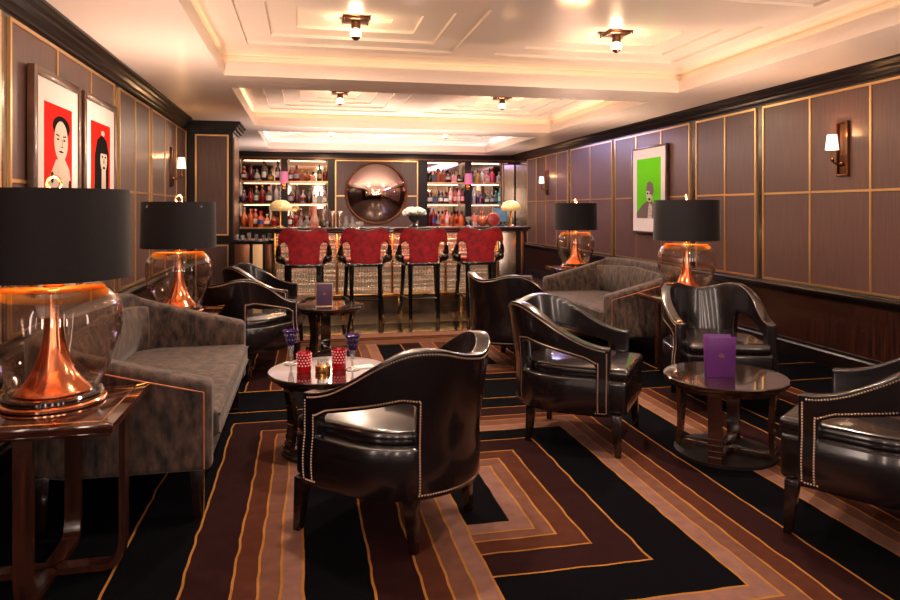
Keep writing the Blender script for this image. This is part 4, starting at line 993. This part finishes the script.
# ---------------------------------------------------------------- things on the bar top
ZT = 1.1205; YT = 8.85
def bar_x(px, Y=YT): return on_plane_y(px, 226, Y)[0]
def mushroom(px, label):
    t = thing('mushroom_lamp', label, 'table lamp', (bar_x(px), YT, ZT), 0, 'gilt dome lamps on the bar')
    bm = newbm(); lathe(bm, [(.05, 0), (.05, .01), (.018, .022), (.015, .04), (.018, .20), (.022, .24)], 20); obj('stem', bm, M_BRASS, t, ang=50)
    bm = newbm(); pr = [(.118, .205), (.134, .222), (.136, .25), (.124, .285), (.098, .315), (.058, .337), (.001, .345)]
    n = 24; rings = [[bm.verts.new((r*(1+.03*math.cos(12*2*PI*i/n))*math.cos(2*PI*i/n), r*(1+.03*math.cos(12*2*PI*i/n))*math.sin(2*PI*i/n), z)) for i in range(n)] for r, z in pr]
    for A, B in zip(rings, rings[1:]):
        for i in range(n): bm.faces.new((A[i], A[(i+1) % n], B[(i+1) % n], B[i]))
    obj('dome_shade', bm, M_SHELL, t, ang=60)
    point('dome_lamp_light', (bar_x(px), YT, ZT+.20), .8, (255, 190, 120), .03)
mushroom(280.5, 'small gilt dome lamp on the left end of the bar'); mushroom(511, 'small gilt dome lamp on the right end of the bar')
def simple(name, px, prof, m, label, cat, group=None, Y=YT-.06, n=24, mis=None):
    bm = newbm(); lathe(bm, prof, n, mis=mis); o = obj(name, bm, m, None, (bar_x(px, Y), Y, ZT), ang=50); return tag(o, label, cat, group)
simple('glass_decanter', 300.5, [(.035, 0), (.045, .01), (.048, .05), (.02, .09), (.015, .13), (.022, .14)], M_GLASS2, 'clear glass decanter with dark base on the bar beside the left dome lamp', 'decanter')
simple('cocktail_jug', 307, [(.03, 0), (.045, .008), (.045, .06), (.022, .09), (.02, .12), (.03, .14), (.028, .14), (.018, .11)], M_GLASS2, 'clear cocktail jug on the bar, left of the tall pink-tinted jug', 'jug', Y=YT+.12)
simple('tall_jug', 314.5, [(.035, 0), (.055, .02), (.058, .09), (.035, .15), (.032, .23), (.045, .27), (.042, .27), (.03, .22)], thin_glass('blush_glass', (250, 200, 185), 2, .05, .35, (240, 190, 175)), 'tall blush glass jug on the bar, left of the silver wine cooler', 'jug')
simple('wine_cooler', 323.5, [(.04, 0), (.055, .01), (.075, .08), (.08, .16), (.085, .235), (.08, .235), (.072, .15), (.001, .03)], M_STEEL, 'round silver wine cooler on the bar above the leftmost red stool', 'ice bucket', Y=YT+.16)
for px, w in ((331.5, 'left'), (338.5, 'right')):
    simple('steel_shaker', px+.8, [(.034, 0), (.036, .005), (.040, .15), (.041, .20), (.036, .205), (.001, .205)], M_STEEL, 'tall brushed steel shaker on the bar, the %s one of two' % w, 'shaker', 'steel shakers')
simple('glass_carafe', 346, [(.03, 0), (.035, .01), (.033, .05), (.018, .10), (.022, .14), (.019, .14)], M_GLASS2, 'small clear carafe on the bar, first of three beneath the round mirror', 'carafe')
simple('glass_carafe', 352.5, [(.03, 0), (.04, .01), (.036, .04), (.014, .08), (.013, .12), (.018, .13)], M_GLASS2, 'small clear stoppered carafe on the bar, middle of three beneath the round mirror', 'carafe')
simple('glass_bowl', 359.5, [(.025, 0), (.05, .01), (.062, .04), (.058, .07), (.054, .07), (.045, .02)], M_GLASS2, 'low clear glass bowl on the bar beneath the round mirror', 'bowl')
t = thing('flower_vase', 'black vase of white flowers on the bar, right of the round mirror', 'vase of flowers', (bar_x(414), YT, ZT))
bm = newbm(); lathe(bm, [(.06, 0), (.06, .012), (.02, .03), (.018, .05), (.05, .075), (.07, .11), (.072, .14), (.066, .14), (.05, .09)], 28); obj('vase', bm, M_BLACKLAC, t, ang=50)
bm = newbm()
for k in range(90):
    a = random.random()*2*PI; e = math.asin(random.random()*.95); r = random.uniform(.85, 1)
    ball(bm, (.118*r*math.cos(e)*math.cos(a), .10*r*math.cos(e)*math.sin(a), .165+.085*r*math.sin(e)), random.uniform(.018, .026), 7, 5)
obj('white_blooms', bm, M_FLOWER, t).scale = (1.22, 1.15, 1.0)
bm = newbm()
for k in range(14):
    a = k*2*PI/14; ball(bm, (.08*math.cos(a), .07*math.sin(a), .150), .022, 6, 4, sc=(1, 1, .5))
obj('leaves', bm, M_LEAF, t)
simple('crystal_goblet', 468.5, [(.03, 0), (.03, .006), (.008, .02), (.008, .045), (.04, .08), (.045, .13), (.041, .13), (.03, .08)], M_GLASS2, 'clear crystal goblet on the bar under the right lilac sconce', 'glass')
simple('crystal_goblet', 475, [(.03, 0), (.03, .006), (.008, .02), (.008, .045), (.045, .08), (.05, .15), (.046, .15), (.03, .08)], thin_glass('blush_glass', (250, 200, 185)), 'blush crystal goblet on the bar, left of the amber round decanter', 'glass')
simple('round_decanter', 482.5, [(.03, 0), (.06, .02), (.07, .07), (.05, .12), (.02, .14), (.018, .17), (.03, .18), (.026, .205)], bglass('amber', BC['amber']), 'amber round decanter on the bar above the rightmost red stool', 'decanter', Y=YT+.13)
t = thing('brandy_flask', 'flat round red flask with gilt rim on the bar, in front of the small screen', 'bottle', (bar_x(493), YT, ZT))
bm = newbm()
for r, d, y in ((.085, .03, 0),):
    M = Matrix.Translation((0, 0, .088)) @ Matrix.Rotation(PI/2, 4, 'X')
    pts = [(r*math.cos(2*PI*i/32), r*math.sin(2*PI*i/32)) for i in range(32)]; prism(bm, pts, -d, d, 0, M)
obj('body', bm, bglass('red', BC['red']), t, bevel=.012, seg=3)
bm = newbm(); tube(bm, [(.087*math.cos(2*PI*i/32), 0, .088+.087*math.sin(2*PI*i/32)) for i in range(32)], .008, 8, closed=True); obj('gilt_rim', bm, M_BRASS, t)
bm = newbm(); lathe(bm, [(.018, .17), (.016, .215), (.026, .22), (.022, .25)], 14); obj('stopper', bm, M_GLASS2, t)
t = thing('till_screen', 'blue-grey till screen on a stand at the right end of the bar', 'screen', (bar_x(500, 9.12), 9.12, ZT))
bm = newbm(); box(bm, -.10, .10, -.01, .015, .045, .255); obj('bezel', bm, M_BLACKLAC, t, bevel=.004)
bm = newbm(); box(bm, -.09, .09, -.0125, -.0102, .055, .245); obj('display', bm, M_SCREEN, t)
bm = newbm(); box(bm, -.05, .05, -.03, .05, 0, .012); box(bm, -.02, .02, .0, .02, .01, .06); obj('stand', bm, M_BLACKLAC, t, bevel=.002)

# ---------------------------------------------------------------- added lights at the rear windows and behind the bar, cooler light over the bar passage
for a, b in WN: area('added_window_light', ((a+b)/2, YF-.02, 1.45), (PI/2, 0, 0), b-a-.1, 1.8, 17, (255, 226, 208))  # area lights added in place of daylight
area('added_back_uplight', (1.2, 12.5, .9), (PI, 0, 0), 4.0, .3, 42, (255, 230, 222), 110)  # hidden strip added to brighten the ceiling before the back wall
area('bar_aisle_downlight', (3.6, 10.6, 2.49), (0, 0, 0), .5, 2.5, 34, (190, 180, 255))
area('added_bar_uplight', (1.2, 9.6, .98), (PI, 0, 0), 3.0, .1, 26, (255, 228, 214), 100)  # hidden strip added behind the counter to brighten the ceiling over the bar

w = bpy.data.worlds.new('World'); scene.world = w; w.use_nodes = True
w.node_tree.nodes['Background'].inputs[0].default_value = (.9, .75, .62, 1); w.node_tree.nodes['Background'].inputs[1].default_value = .05

cam = bpy.data.cameras.new('Camera'); cam.lens = F/900*36; cam.sensor_width = 36; cam.shift_y = -91/900
co = bpy.data.objects.new('Camera', cam); COL.objects.link(co); co.location = (0, 0, EYE); co.rotation_euler = (PI/2, 0, -YAW); cam.clip_start = .05
scene.camera = co
vs = scene.view_settings; vs.view_transform = 'Standard'; vs.look = 'None'; vs.gamma = 1; vs.use_curve_mapping = False; vs.exposure = .8
